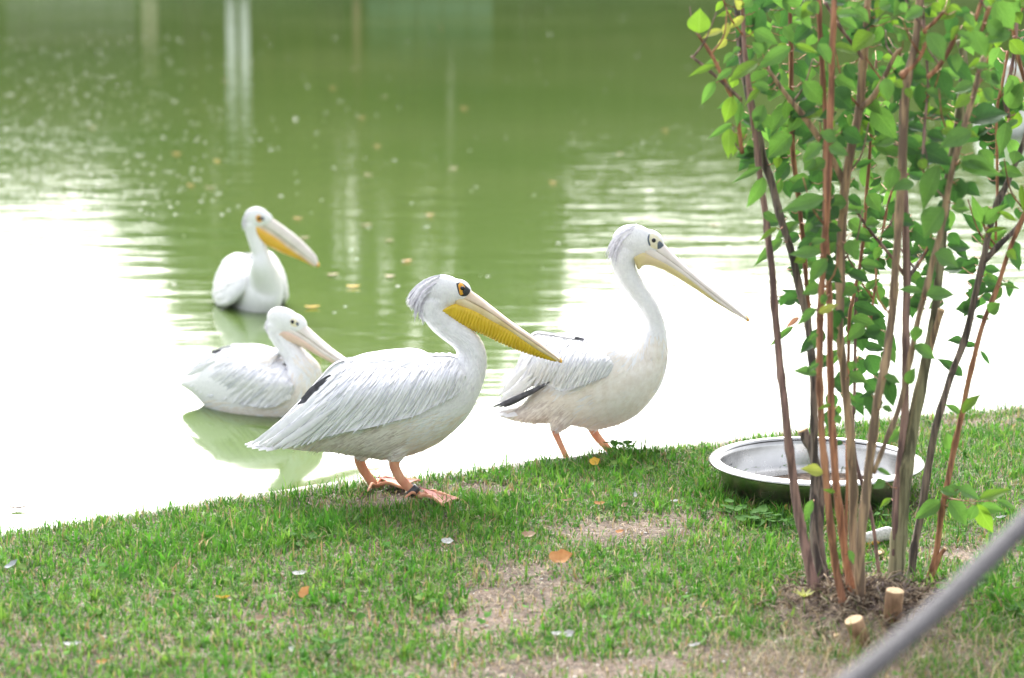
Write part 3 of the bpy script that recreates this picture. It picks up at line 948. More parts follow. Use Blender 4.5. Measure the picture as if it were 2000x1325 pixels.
        N = [Vector((-.35, (1 if lat > 0 else -1) * .8, .5)).normalized()] * 6
        cr.add(*strand(P, N, cfg['crest_wd'] * s * R.uniform(.6, 1.3), .001, .001, PROF_LANCE, .25))
    o = cr.build('crest', M['crest'], body); o['kind'] = 'stuff'
    # legs and webbed feet
    for lg in cfg.get('legs', []):
        P = [B.m(p[0], p[1], lg['off']) for p in lg['pts']]
        n = 26
        C = catmull([tuple(p) for p in P], n)
        rr = np.interp(np.linspace(0, 1, n), np.linspace(0, 1, len(P)), [p[2] * s for p in lg['pts']])
        leg = mk('leg', *loft(C, rr, rr * .72, B.L, 14), M['leg'], r)
        ank = Vector(C[-1])
        gz = lg['gz']
        ft = MB()
        tips = []
        for (tx, ty, rad) in lg['toes']:
            tp = atZ(tx, ty, gz + .004) if not lg.get('world') else ank + Vector((tx, ty, 0))
            tp.z = gz + .004
            tips.append(tp)
            kn = ank.lerp(tp, .42); kn.z = gz + .013
            Cq = catmull([tuple(ank), tuple(kn), tuple(ank.lerp(tp, .75) * 1 + Vector((0, 0, gz + .009 - ank.lerp(tp, .75).z))), tuple(tp)], 14)
            ft.add(*tube(Cq, list(np.interp(np.linspace(0, 1, 14), [0, .2, .85, 1], [rad * 1.3, rad * .85, rad * .6, rad * .25])), 8))
        foot = ft.build('foot', M['leg'], leg)
        wb = MB()
        for a, b in zip(tips[:2], tips[1:3]):
            nn, mm = 10, 6
            V = []
            for i in range(nn):
                u = i / (nn - 1)
                pa, pb = ank.lerp(a, u * .97), ank.lerp(b, u * .97)
                for p in (pa, pb): p.z = gz + .016 * (1 - u) + .008
                for j in range(mm):
                    w_ = j / (mm - 1)
                    p = pa.lerp(pb, w_)
                    back = (ank - p) * (.13 * u * math.sin(math.pi * w_))
                    back.z = 0
                    V.append(p + back - Vector((0, 0, .003 * math.sin(math.pi * w_) * (.4 + .6 * u))) + Vector((0, 0, .001 * math.sin(9 * w_ + 7 * u))))
            wb.add(V, [(i * mm + j, i * mm + j + 1, (i + 1) * mm + j + 1, (i + 1) * mm + j) for i in range(nn - 1) for j in range(mm - 1)])
        mk('web', wb.v, wb.f, M['web'], leg)
        if 'band' in lg:
            bx, by, bxx, byy, br = lg['band']
            p0, p1 = B.m(bx, by, lg['off']), B.m(bxx, byy, lg['off'])
            d = (p1 - p0)
            Cb = [p0 - d * .001, p0, p0.lerp(p1, .5), p1, p1 + d * .001]
            mk('leg_band', *loft(Cb, [br * s * .9, br * s, br * s, br * s, br * s * .9], [br * s * .8 * q for q in (.9, 1, 1, 1, .9)], B.L, 24), M['band'], leg)
    return r

# --- the pelican in front: yellow pouch, standing on the lawn
B1 = Bird(6.40)
A = dict(B=B1, seed=3, base=atZ(770, 968, 0.0), label='pelican with bright yellow ridged pouch and black leg band standing on the lawn',
    stations=[(552, 868, 8, .03), (600, 849, 36, .065), (650, 823, 74, .09), (710, 800, 103, .115), (770, 789, 107, .125), (830, 773, 97, .12), (872, 758, 74, .10),
              (902, 736, 48, .075), (919, 709, 33, .05), (919, 684, 28, .041), (905, 662, 26, .037), (882, 644, 26, .035), (862, 627, 26, .034), (849, 606, 27, .034), (850, 585, 29, .034)],
    heads=[(866, 570, 42, 34, .033, 8), (896, 569, 26, 24, .027, 25)],
    thighs=[[(778, 835, -.055, 40), (776, 868, -.062, 28), (772, 901, -.06, 12)], [(720, 850, .055, 36), (710, 878, .06, 22), (702, 899, .06, 12)]],
    wing_top=[(909, 728), (892, 699), (840, 697), (770, 700), (700, 704), (655, 712), (620, 745), (580, 790), (530, 838), (490, 866)],
    wing_bot=[(910, 738), (896, 768), (852, 792), (813, 812), (770, 823), (722, 836), (672, 845), (629, 856), (575, 872), (512, 877)],
    wing_w=[.085, .115, .132, .142, .146, .146, .138, .12, .095, .06, .03],
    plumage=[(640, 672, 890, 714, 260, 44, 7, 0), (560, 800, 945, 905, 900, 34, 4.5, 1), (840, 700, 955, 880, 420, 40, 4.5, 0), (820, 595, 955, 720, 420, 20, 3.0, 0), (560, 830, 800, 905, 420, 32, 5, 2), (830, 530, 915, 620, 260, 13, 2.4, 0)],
    wing_n=(34, (1.02, .88, .74, .60, .46, .32, .18)), ang_u=[0, .3, .6, 1], ang=[64, 60, 50, 38], flen=92, fwid=7.5, feather_objects=True,
    quills=[(646, 733, 596, 771, 13, 1, -.004), (642, 742, 588, 780, 11, 1, -.002), (636, 752, 582, 790, 10, 1, 0), (668, 735, 600, 790, 11, 0, -.006), (660, 750, 585, 808, 12, 0, -.006),
            (640, 785, 520, 872, 13, 0, -.006), (650, 800, 535, 876, 13, 0, -.006), (640, 815, 552, 878, 13, 0, -.006), (625, 770, 505, 868, 13, 0, -.004), (600, 790, 492, 868, 12, 0, -.004)],
    tail=(600, 848, [(482, 872, .02), (478, 868, -.01), (492, 876, -.03), (505, 880, -.045), (520, 882, -.055), (488, 866, .045)], 17),
    culmen=[(912, 560), (922, 569), (945, 586), (994.5, 625), (1044, 660), (1080, 688), (1094, 700)],
    comm=[(893, 580), (920, 588), (953, 606), (994, 634), (1044, 668.5), (1080, 693), (1094, 704)],
    comm_l=[(890, 584), (905, 582), (953, 607), (994, 635), (1044, 669), (1080, 694), (1093, 704)],
    bar=[(890, 593), (902, 598), (928.5, 608), (961.5, 627), (994.5, 645), (1044, 678), (1090, 705)],
    pouch_top=[(866, 602), (888, 592), (902, 596), (928.5, 606), (961.5, 625), (994.5, 643), (1044, 676), (1090, 703)],
    pouch_bot=[(863, 608), (868, 614), (879, 622), (899, 637), (920, 644), (945, 655), (986, 674), (1027, 690), (1077, 705), (1091, 706)],
    bill_w=[.020, .021, .021, .020, .018, .016, .012], pouch_w=[.030, .030, .027, .025, .022, .019, .015, .010], ridges=38, amp=.0013, m_pouch='pouch_y', m_bar='bar_y',
    nail=(1093, 703.5, 5.4),
    patches=[('face_skin', [(891, 554), (900, 552), (909, 558), (921, 570), (912, 578), (899, 578), (894, 568)], .0012, 'black_skin'),
             ('eye_ring', [(894, 556), (900, 552.5), (908, 559), (908, 564), (903, 570), (905, 576), (899, 577), (896, 568)], .0022, 'orange_skin')],
    eye=(903, 563.5, 4.6),
    crest_n=85, crest_from=((862, 536), (842, 570)), crest_to=((793, 590), (828, 630)), crest_lat=.033, crest_bow=17, crest_wd=6.5,
    legs=[dict(off=-.06, gz=.012, pts=[(773, 893, 12), (770, 906, 10.5), (773, 918, 9.5), (783, 936, 9.2), (799, 953, 8.8), (818, 970, 8.5)],
               toes=[(868, 989, .0065), (901, 977, .0065), (872, 966, .0065), (790, 973, .005)], band=(801, 954, 812, 965, 13)),
          dict(off=.06, gz=.012, pts=[(703, 890, 12), (703, 902, 10.5), (710, 918, 9.5), (722, 936, 9.2), (733, 951, 9)],
               toes=[(790, 955, .0065), (822, 939, .0065), (768, 934, .0065), (718, 960, .005)])])
pelican(A)

# --- the second standing pelican, pale pouch, at the water's edge
B2 = Bird(7.05)
C_ = dict(B=B2, seed=5, base=B2.m(1145, 905), label='pelican with pale cream pouch and black wing tips standing upright at the waterline',
    stations=[(975, 809, 5, .02), (1025, 808, 18, .05), (1072, 788, 45, .085), (1118, 766, 78, .11), (1165, 750, 90, .12), (1210, 732, 86, .115), (1243, 713, 66, .095),
              (1266, 686, 44, .066), (1278, 656, 26, .045), (1278, 630, 19, .036), (1270, 605, 18, .033), (1254, 580, 18, .031), (1236, 555, 19.5, .031), (1222, 530, 21, .031), (1217, 508, 23, .033), (1224, 488, 25, .034)],
    heads=[(1238, 472, 43, 34, .034, 10), (1270, 474, 28, 25, .028, 30)],
    thighs=[[(1100, 805, -.05, 34), (1092, 825, -.055, 22), (1083, 842, -.055, 9)], [(1160, 805, .055, 34), (1158, 825, .06, 20), (1158, 842, .06, 10)]],
    wing_top=[(1200, 706), (1185, 680), (1150, 668), (1110, 662), (1070, 655), (1040, 656), (1018, 695), (1000, 740), (985, 770), (972, 788)],
    wing_bot=[(1202, 716), (1190, 730), (1165, 743), (1140, 752), (1118, 760), (1093, 764), (1068, 752), (1035, 757), (1010, 775), (985, 790)],
    wing_w=[.10, .122, .134, .14, .142, .14, .128, .10, .075, .055, .035],
    plumage=[(1030, 640, 1260, 690, 260, 40, 6, 0), (985, 700, 1300, 850, 1100, 32, 4.2, 1), (1180, 650, 1305, 830, 620, 38, 4.2, 1), (1190, 495, 1300, 660, 420, 19, 2.8, 0), (985, 780, 1120, 850, 380, 30, 5, 2), (1195, 435, 1290, 520, 260, 12, 2.2, 0)],
    wing_n=(32, (1.02, .86, .70, .54, .38, .22)), ang_u=[0, .25, .6, 1], ang=[45, 62, 68, 52], flen=70, fwid=6.2, feather_objects=True,
    quills=[(1074, 746, 962, 796, 8, 1, -.004), (1066, 752, 974, 796, 8, 1, -.006), (1052, 757, 984, 796, 8, 1, -.008), (1046, 738, 982, 788, 9, 0, -.010), (1040, 730, 975, 786, 11, 0, -.010), (1030, 715, 976, 772, 11, 0, -.010),
            (1022, 700, 985, 756, 10, 0, -.008), (1142, 664, 1122, 660, 10, 1, -.002), (1038, 660, 1015, 720, 10, 0, -.01)],
    tail=(1050, 796, [(968, 808, .02), (966, 806, -.01), (974, 812, -.03), (985, 815, -.05), (975, 804, .045)], 15),
    culmen=[(1291, 468), (1301, 481), (1325, 506), (1368, 544), (1412, 579), (1446, 608), (1459, 620)],
    comm=[(1266, 482), (1285, 493), (1316, 514), (1351, 541.5), (1386, 569), (1420, 595), (1459, 623)],
    comm_l=[(1259, 486), (1272, 485), (1316, 515), (1351, 542.5), (1386, 570), (1420, 596), (1458, 623)],
    bar=[(1259, 492), (1271, 501), (1307.6, 520), (1342, 542.5), (1377, 570), (1412, 597), (1456, 625)],
    pouch_top=[(1238, 500), (1256, 492), (1271, 499), (1307.6, 518), (1342, 540.5), (1377, 568), (1412, 595), (1456, 623)],
    pouch_bot=[(1237, 506), (1246, 526), (1254, 520), (1266, 518), (1290, 525), (1316, 539), (1351, 560), (1386, 584), (1412, 600), (1457, 626)],
    bill_w=[.021, .021, .020, .018, .017, .016, .011], pouch_w=[.030, .028, .025, .022, .020, .018, .015, .010], ridges=60, amp=.0004, m_pouch='pouch_cream', m_bill='bill_pale',
    nail=(1458.5, 622.5, 5.4),
    patches=[('face_skin', [(1266, 462), (1273, 457), (1284, 462), (1294, 474), (1292, 486), (1280, 487), (1269, 480)], .0012, 'cream_skin'),
             ('lore', [(1283, 475), (1288, 470), (1296, 478), (1299, 482), (1293, 486), (1284, 486)], .0022, 'blue_skin'),
             ('eye_arc', [(1266, 459), (1269, 458), (1267.5, 468), (1271, 479), (1268, 480), (1264.5, 469)], .0022, 'blue_skin')],
    eye=(1276.7, 470, 4.4),
    crest_n=80, crest_from=((1244, 437), (1226, 466)), crest_to=((1184, 498), (1212, 524)), crest_lat=.036, crest_bow=17, crest_wd=5.0,
    legs=[dict(off=-.055, gz=-.135, world=True, pts=[(1082, 832, 8), (1084, 843, 7), (1090, 858, 6), (1100, 880, 5.6), (1110, 902, 6), (1117, 916, 6.4)], toes=[(.09, -.05, .006), (.115, 0, .006), (.09, .05, .006), (-.03, -.01, .005)]),
          dict(off=.06, gz=-.135, world=True, pts=[(1156, 832, 11), (1160, 843, 9), (1170, 858, 8), (1186, 875, 7), (1204, 893, 7), (1216, 905, 7)], toes=[(.09, -.05, .006), (.115, 0, .006), (.09, .05, .006), (-.03, -.01, .005)])])
pelican(C_)

# --- the pelican swimming behind the front one
B3 = Bird(8.12, -0.0011, 600)
D_ = dict(B=B3, seed=9, base=B3.m(500, 800), label='pelican with pinkish pouch and grey crest swimming beside the lawn',
    stations=[(362, 748, 6, .03), (395, 746, 26, .07), (440, 750, 60, .105), (490, 757, 72, .125), (540, 762, 66, .12), (574, 757, 54, .095), (590, 730, 34, .062),
              (582, 706, 22, .043), (568, 686, 18, .035), (553, 666, 17, .031), (543, 648, 18, .031), (543, 633, 20, .031)],
    heads=[(555, 628, 34, 23, .030, 12), (580, 634, 20, 17, .024, 28)], thighs=[],
    wing_top=[(572, 745), (555, 714), (510, 694), (468, 680), (436, 677), (405, 698), (380, 722), (358, 738)],
    wing_bot=[(573, 758), (560, 780), (531, 796), (489, 794), (447, 785), (411, 775), (385, 764), (362, 744)],
    wing_w=[.11, .135, .158, .162, .155, .13, .09, .04],
    plumage=[(360, 690, 620, 815, 500, 28, 4, 1), (520, 610, 620, 740, 260, 14, 2.6, 0)],
    wing_n=(22, (1.0, .84, .68, .52, .36, .2)), ang_u=[0, .3, .6, 1], ang=[55, 50, 40, 30], flen=60, fwid=9, feather_objects=False,
    quills=[(432, 684, 413, 687, 7, 1, -.004), (432, 690, 372, 722, 9, 0, -.004), (420, 705, 362, 734, 9, 0, -.004)],
    tail=(420, 745, [(360, 736, .02), (358, 740, -.02), (366, 746, -.04)], 14),
    culmen=[(590, 628), (598, 637), (625, 663), (655, 688), (700, 718), (736, 738)],
    comm=[(570, 641), (600, 655), (640, 684), (690, 715), (736, 740)],
    comm_l=[(564, 641), (574, 642), (600, 656), (640, 685), (690, 716), (735, 740)],
    bar=[(564, 646), (574, 652), (600, 665), (636, 691), (690, 720), (735, 742)],
    pouch_top=[(552, 652), (566, 646), (600, 663), (636, 689), (690, 718), (734, 740)],
    pouch_bot=[(551, 656), (560, 669), (575, 671), (600, 682), (640, 704), (690, 728), (734, 743)],
    bill_w=[.019, .019, .018, .017, .015, .011], pouch_w=[.027, .025, .022, .018, .015, .010], ridges=0, pouch_n=80, m_pouch='pouch_pink', m_bill='bill_pale',
    nail=(735, 740, 3.6),
    patches=[('face_skin', [(566, 625), (574, 622), (584, 631), (580, 638), (569, 636)], .001, 'cream_skin'), ('lore', [(577, 631), (581, 629), (584, 634), (580, 637)], .002, 'blue_skin')],
    eye=(571.5, 629, 3.4),
    crest_n=60, crest_from=((552, 606), (540, 630)), crest_to=((516, 640), (530, 660)), crest_lat=.026, crest_bow=11, crest_wd=4)
pelican(D_)

# --- the pelican swimming farther out, breast to the camera, head in profile
def swimmer():
    B = Bird(10.22)
    s = B.scale
    r = thing('pelican', (atY(497, 600, 10.4).x, 10.4, WATER_Z), 'pelican with orange yellow pouch facing forward on the open green water', 'pelican', 'pelicans at the pond')
    X0 = r.location.x
    f = Vector((math.sin(.42), -math.cos(.42), 0)); L = Vector((math.cos(.42), math.sin(.42), 0))
    def loc(a, z, l=0): return Vector((X0, 10.42, WATER_Z)) + f * a + L * l + Vector((0, 0, z))
    body = [(-.36, .10, .02, .03), (-.28, .09, .06, .06), (-.15, .07, .11, .09), (0, .06, .135, .098), (.10, .085, .13, .09), (.15, .14, .10, .072)]
    C = [loc(a, z) for a, z, _, _ in body] + [B.m(512, 521), B.m(509, 497), B.m(501, 475), B.m(494, 455), B.m(491, 437)]
    rn = [q[2] for q in body] + [.052, .037, .033, .032, .034]
    rl = [q[3] for q in body] + [.052, .037, .033, .031, .032]
    arr = catmull(np.hstack([np.array([tuple(c) for c in C]), np.array(rn)[:, None], np.array(rl)[:, None]]), 70)
    V, Fc = loft(arr[:, :3], arr[:, 3], arr[:, 4], L, 28)
    def app(v, g):
        b = len(V); V.extend(v); Fc.extend([tuple(i + b for i in q) for q in g])
    app(*ellipsoid(B.m(501, 426), (B.fwd, Vector((0, 0, 1)), B.L), (25 * s, 22 * s, .034)))
    app(*ellipsoid(B.m(517, 429), (B.fwd, Vector((0, 0, 1)), B.L), (16 * s, 15 * s, .027)))
    bv, bf = remesh(V, Fc, .006)
    bo = mk('body', bv, bf, M['plume'], r)
    R = random.Random(4)
    for sg, top, cx in ((-1, .88, 0), (1, .94, 0)):
        tl = .34 if sg < 0 else .26
        N = Vector((-sg * tl, 0, top)); Lw = Vector((top, 0, sg * tl))
        cs = [loc(.13, .135, sg * .062), loc(.06, .125, sg * .088), loc(-.06, .115, sg * .098), loc(-.18, .11, sg * .085), loc(-.30, .11, sg * .05), loc(-.40, .11, sg * .02)]
        a2 = catmull(np.hstack([np.array([tuple(c) for c in cs]), np.array([[.035, .02], [.11, .034], [.125, .034], [.10, .03], [.05, .018], [.012, .008]])]), 26)
        wv, wf = loft(a2[:, :3], a2[:, 3], a2[:, 4], Lw, 22)
        wo = mk('wing', wv, wf, M['feather'], r)
        mb = MB()
        bvh = BVHTree.FromPolygons([tuple(v) for v in wv], wf)
        for k in range(70):
            a, z = R.uniform(-.25, .15), R.uniform(.04, .22)
            P, Nn = [], []
            for q in range(6):
                p = loc(a - .085 * q / 5, z - .035 * q / 5, sg * .3)
                h = bvh.ray_cast(p, (L * -sg).normalized())
                if h[0] is None: break
                P.append(h[0]); Nn.append(h[1] if h[1].dot(L) * sg > 0 else -h[1])
            if len(P) == 6:
                mb.add(*strand(P, Nn, .018, .001, .006))
        if mb.v:
            o = mb.build('feather_layer', M['feather'], wo); o['kind'] = 'stuff'
    for sg in (-1, 1):        # folded wing tips that stand up behind the neck
        P = [loc(-.05 - .05 * k, .20 + .012 * k - .004 * k * k, sg * (.07 - .008 * k)) for k in range(6)]
        mk('feather', *strand(P, [Vector((sg * .5, 0, .85))] * 6, .06, 0, 0, PROF_BLUNT, .15), M['feather'], r)
    B.set_surface(bv, bf)
    up = mk('upper_bill', *ulofted(B, [(502, 436), (537, 456), (567, 478), (596, 501), (619, 519)], [(521, 418), (528, 424), (557, 444), (586, 467), (616, 498), (621, 512)], [.020, .021, .021, .021, .018], 40, 14, .75), M['bill_pale'], r)
    mk('nail', *ellipsoid(B.m(619, 516), ((B.fwd * .6 - Vector((0, 0, .8))).normalized(), (B.fwd * .8 + Vector((0, 0, .6))).normalized(), B.L), (6.5 * s, 4.5 * s, .012)), M['nail'], up)
    for sg in (-1, 1):
        a, b = interp_curve([(497, 437), (505, 437), (537, 457), (567, 479), (596, 501), (617, 519)], 30), interp_curve([(497, 441), (510, 448), (537, 464), (567, 486), (596, 506), (616, 521)], 30)
        Cq = [B.m(*((a[i] + b[i]) / 2)) + B.L * (sg * .019) for i in range(30)]
        mk('lower_bill', *loft(Cq, [max(.0012, .5 * (B.m(*a[i]) - B.m(*b[i])).length) for i in range(30)], [.004] * 30, B.L, 12), M['bill'], r)
    mk('pouch', *ulofted(B, [(494, 447), (500, 440), (510, 446), (537, 462), (567, 484), (596, 504), (614, 519)], [(493, 453), (502, 470), (514, 475), (528, 483), (557, 497), (586, 508), (613, 521)], [.026, .026, .024, .022, .02, .016, .012], 60, 20, .62, 0, 0), M['pouch_orange'], r)
    for nm, po, of, mm in (('face_skin', [(499, 424), (506, 420), (514, 427), (510, 434), (502, 433)], .0012, 'orange_skin'), ('lore', [(508, 424), (513, 423), (517, 429), (511, 431)], .002, 'blue_skin')):
        pv_, pf_ = patch_on(B, po, of)
        mk(nm, pv_, pf_, M[mm], bo)
        mk(nm, [B.mirror(q_) for q_ in pv_], [f_[::-1] for f_ in pf_], M[mm], bo)
    h, n_ = B.cast(506, 427)
    for sg in (0, 1):
        c = h + n_ * .001
        if sg: c = B.mirror(c)
        mk('eye', *ellipsoid(c, (B.fwd, Vector((0, 0, 1)), B.L), (3.2 * s, 3.2 * s, 2.4 * s), 12, 8), M['eye'], r)
    cr = MB()
    for k in range(40):
        t = R.random(); lat = R.uniform(-.026, .026)
        x0, y0, x1, y1 = 490 - 8 * t, 408 + 14 * t, 472 + 6 * t + R.gauss(0, 1), 436 + 14 * t + R.gauss(0, 3)
        P = [B.m(x0 + (x1 - x0) * q / 5 - 4 * math.sin(q / 5 * 3.1), y0 + (y1 - y0) * q / 5, lat) for q in range(6)]
        cr.add(*strand(P, [Vector((-.4, -.8 if lat < 0 else .8, .4)).normalized()] * 6, .007, 0, 0))
    o = cr.build('crest', M['crest'], bo); o['kind'] = 'stuff'
    return r
p4 = swimmer()
# one more pelican far out, glimpsed through the shrub's leaves
def copy_tree(o, parent=None):
    c = o.copy(); COL.objects.link(c)
    if parent: c.parent = parent
    for ch in [x for x in bpy.data.objects if x.parent == o]:
        copy_tree(ch, c)
    return c
p5 = copy_tree(p4)
q = atZ(1962, 262, WATER_Z)
p5.location = q
p5.rotation_euler = (0, 0, math.radians(-18))
p5.scale = (1.25, 1.25, 1.25)
p5['label'] = 'far white pelican on the water partly hidden behind the shrub leaves'

# ------------------------------------------------------------------ steel feeding bowl
bc = Vector((atY(1594, 902, 6.42).x, 6.42, 0))
def lathe(prof, c, n=96):
    V, Fc = [], []
    for (r_, z) in prof:
        for k in range(n):
            a = 2 * math.pi * k / n
            V.append((c.x + r_ * math.cos(a), c.y + r_ * math.sin(a), c.z + z))
    for i in range(len(prof) - 1):
        for k in range(n):
            Fc.append((i * n + k, i * n + (k + 1) % n, (i + 1) * n + (k + 1) % n, (i + 1) * n + k))
    return V, Fc
bowl = thing('steel_bowl', bc, 'wide shallow stainless steel bowl standing in the grass behind the shrub', 'bowl')
mk('basin', *lathe([(0.001, -.006), (.12, -.006), (.20, -.004), (.240, .002), (.254, .020), (.2625, .075), (.2655, .0915), (.2625, .0925), (.2595, .076), (.251, .024), (.237, .009), (.198, .001), (.12, -.001), (.001, -.001)], bc), M['steel'], bowl)
mk('rim', *lathe([(.2605, .0915), (.263, .0965), (.268, .0980), (.282, .0960), (.2905, .0930), (.2935, .0890), (.291, .0855), (.2885, .0865), (.286, .0895), (.279, .0920), (.270, .0940), (.265, .0925), (.2605, .0915)], bc), M['steel'], bowl)
# ring handle hanging on the inside
hp = bc + Vector((.245, .02, .078))
mb = MB()
Cq = [hp + Vector((-.010, .022 * math.cos(a), .018 * math.sin(a) - .012)) for a in np.linspace(0, 2 * math.pi, 25)]
mb.add(*tube(Cq, [.0028] * 25, 8, False))
mb.build('ring_handle', M['steel'], bowl)
for k in range(9):
    a = 2.6 + .1 * k + .05 * math.sin(k * 5); z = .05 + .02 * math.sin(k * 3.3)
    rr = .2545 + (z - .05) * .16
    c = bc + Vector((rr * math.cos(a), rr * math.sin(a), z))
    n_ = Vector((-math.cos(a), -math.sin(a), .2)).normalized(); u = Vector((-math.sin(a), math.cos(a), 0))
    mk('dark_spot', *ellipsoid(c, (u, u.cross(n_), n_), (.003, .002, .001), 8, 6), M['black_skin'], bowl)  # small dark spots on the inside wall

# ------------------------------------------------------------------ the coppiced shrub
sb = atZ(1690, 1180, 0)
shrub = thing('shrub', sb, 'many stemmed pruned shrub with brown stems and green leaves growing in the lawn', 'shrub')
# (name, material, [(px, py, diameter px)...] from the root up, lean in depth towards the top)
STEMS = [
 ('bark_purple', [(1603, 1182, 26), (1586, 1127, 24), (1561, 1011, 20), (1546, 911, 19), (1531, 780, 17), (1518, 660, 16), (1507, 523, 15), (1497, 438, 14), (1484, 339, 13), (1474, 260, 12), (1462, 170, 11), (1452, 60, 9), (1446, -80, 7)], .05),
 ('bark_grey', [(1612, 1150, 20), (1592, 1070, 19), (1590, 980, 17), (1590, 870, 16), (1588, 740, 16), (1580, 650, 16), (1564, 573, 16), (1544, 488, 16), (1524, 423, 16), (1504, 349, 17), (1489, 304, 18), (1469, 214, 17), (1449, 115, 15), (1440, 20, 12), (1436, -90, 8)], .12),
 ('bark_grey', [(1616, 1145, 22), (1600, 1070, 21), (1601, 965, 21), (1588, 885, 21), (1577, 862, 23), (1568, 842, 25)], .05),
 ('bark_red', [(1656, 1215, 18), (1641, 1152, 18), (1626, 1062, 17), (1616, 961, 16), (1603, 811, 15), (1601, 660, 15), (1606, 538, 14), (1614, 423, 14), (1619, 324, 14), (1624, 149, 13), (1629, 0, 12), (1632, -110, 9)], -.04),
 ('bark_red', [(1673, 1204, 18), (1656, 1112, 18), (1636, 971, 17), (1624, 811, 16), (1621, 660, 14), (1619, 548, 13), (1612, 430, 12), (1613, 260, 11), (1605, 120, 11), (1599, 0, 10), (1596, -90, 7)], .06),
 ('bark_tan', [(1668, 1165, 20), (1666, 1021, 20), (1666, 936, 19), (1656, 801, 18), (1641, 660, 17), (1641, 548, 20), (1644, 448, 20), (1651, 358, 20), (1663, 289, 19), (1678, 214, 18), (1686, 124, 17), (1693, 40, 15), (1700, -90, 10)], -.05),
 ('bark_tan', [(1651, 362, 16), (1630, 320, 14), (1599, 269, 14), (1566, 222, 12), (1534, 184, 10), (1500, 135, 8)], -.04),
 ('bark_tan', [(1680, 212, 12), (1705, 190, 11), (1728, 149, 10), (1748, 108, 9), (1762, 95, 8)], -.04),
 ('bark_tan', [(1688, 1210, 22), (1679, 1112, 22), (1686, 1011, 21), (1699, 901, 20), (1711, 801, 19), (1737, 660, 18), (1751, 498, 17), (1763, 299, 18), (1770, 174, 17), (1788, 80, 16), (1797, 0, 15), (1803, -90, 12)], -.06),
 ('bark_purple', [(1748, 1150, 18), (1752, 961, 17), (1767, 811, 16), (1769, 660, 16), (1771, 523, 16), (1766, 373, 15), (1763, 250, 14), (1762, 165, 14)], .05),
 ('bark_green', [(1748, 1150, 38), (1757, 1036, 34), (1767, 936, 31), (1787, 811, 27), (1812, 690, 22), (1826, 612, 19), (1838, 498, 18), (1853, 349, 18), (1874, 224, 18), (1882, 124, 17), (1876, 78, 16)], .08),
 ('bark_tan', [(1812, 700, 15), (1826, 650, 14), (1838, 606, 14)], -.02),
 ('bark_tan', [(1706, 924, 10), (1731, 861, 11), (1762, 775, 12), (1790, 640, 13), (1818, 528, 13), (1838, 448, 13), (1863, 319, 13), (1893, 214, 13), (1922, 112, 12)], -.10),
 ('bark_grey', [(1779, 1132, 18), (1787, 1062, 17), (1802, 986, 17), (1822, 861, 16), (1852, 750, 15), (1885, 660, 15), (1918, 518, 14), (1943, 408, 14), (1967, 359, 13), (1997, 284, 12), (2030, 180, 9)], .02),
 ('bark_grey', [(1922, 512, 13), (1950, 480, 12), (1990, 440, 11), (2030, 380, 9)], .02),
 ('bark_red', [(1810, 1140, 13), (1827, 1087, 13), (1842, 986, 13), (1862, 886, 13), (1880, 801, 12), (1912, 660, 11), (1947, 563, 10), (1972, 488, 10), (1992, 438, 10), (2045, 310, 8)], -.05),
 ('bark_red', [(1815, 1140, 11), (1834, 1090, 11), (1846, 1072, 10)], -.02),
 ('bark_red', [(1582, 1140, 9), (1590, 900, 9), (1584, 700, 9), (1579, 598, 9), (1564, 423, 10), (1549, 299, 11), (1546, 174, 11), (1544, 60, 9), (1542, -60, 7)], .10),
 ('bark_red', [(1650, 1150, 7), (1655, 900, 7), (1658, 647, 7), (1668, 573, 7), (1683, 498, 7), (1693, 373, 7), (1703, 239, 6), (1712, 120, 5)], .12),
 ('bark_purple', [(1720, 1140, 8), (1700, 1000, 8), (1668, 880, 8), (1670, 720, 7), (1672, 600, 7), (1690, 420, 6)], .16),
 ('bark_red', [(1760, 150, 17), (1790, 120, 8), (1806, 90, 8), (1808, 62, 9)], 0.0),
 ('bark_red', [(1812, 152, 10), (1838, 125, 10), (1858, 88, 9), (1870, 55, 9)], -.02),
 ('bark_red', [(1802, 62, 7), (1822, 45, 7), (1842, 24, 7)], -.02),
 ('bark_red', [(2012, 190, 8), (1992, 125, 8), (1980, 60, 8), (1972, 12, 8)], -.03),
 ('bark_red', [(1905, 40, 8), (1918, 0, 8), (1930, -50, 6)], 0.02),
 ('bark_red', [(1915, 70, 9), (1925, 35, 9), (1932, 15, 9)], 0.0),
 ('bark_red', [(1450, 300, 9), (1436, 210, 9), (1420, 170, 8), (1396, 120, 8), (1380, 92, 8), (1364, 68, 6)], -.05),
 ('bark_purple', [(1448, 196, 7), (1410, 160, 7), (1378, 132, 6), (1350, 110, 6)], -.02),
 ('bark_purple', [(1767, 540, 8), (1740, 500, 7), (1700, 452, 7), (1670, 410, 6)], 0.02),
 ('bark_grey', [(1772, 545, 10), (1790, 520, 9), (1812, 485, 8)], 0.04),
 ('bark_purple', [(1970, 230, 9), (1962, 190, 9), (1975, 140, 8), (1985, 60, 7), (1992, -40, 6)], 0.06),
 ('bark_purple', [(1800, 330, 6), (1806, 250, 6), (1812, 160, 5), (1806, 60, 5), (1800, -20, 5)], 0.08),
 ('bark_red', [(1945, 470, 5), (1948, 330, 6), (1946, 230, 6), (1958, 160, 6), (1968, 100, 6)], .04),
 ('bark_purple', [(1690, 124, 8), (1668, 90, 8), (1645, 60, 7), (1612, 5, 7)], -.03),
 ('bark_red', [(1700, 640, 5), (1716, 500, 5), (1740, 380, 5), (1772, 340, 4)], .1),
]
def pxm(Y): return (Y * CP + .6 * SP) / F
stem_objs, SP_PTS = [], []
CUT = {2: 1, 10: 0, 11: 1, 12: 1, 16: 1, 20: 1, 21: 1, 22: 1, 23: 1, 25: 1}
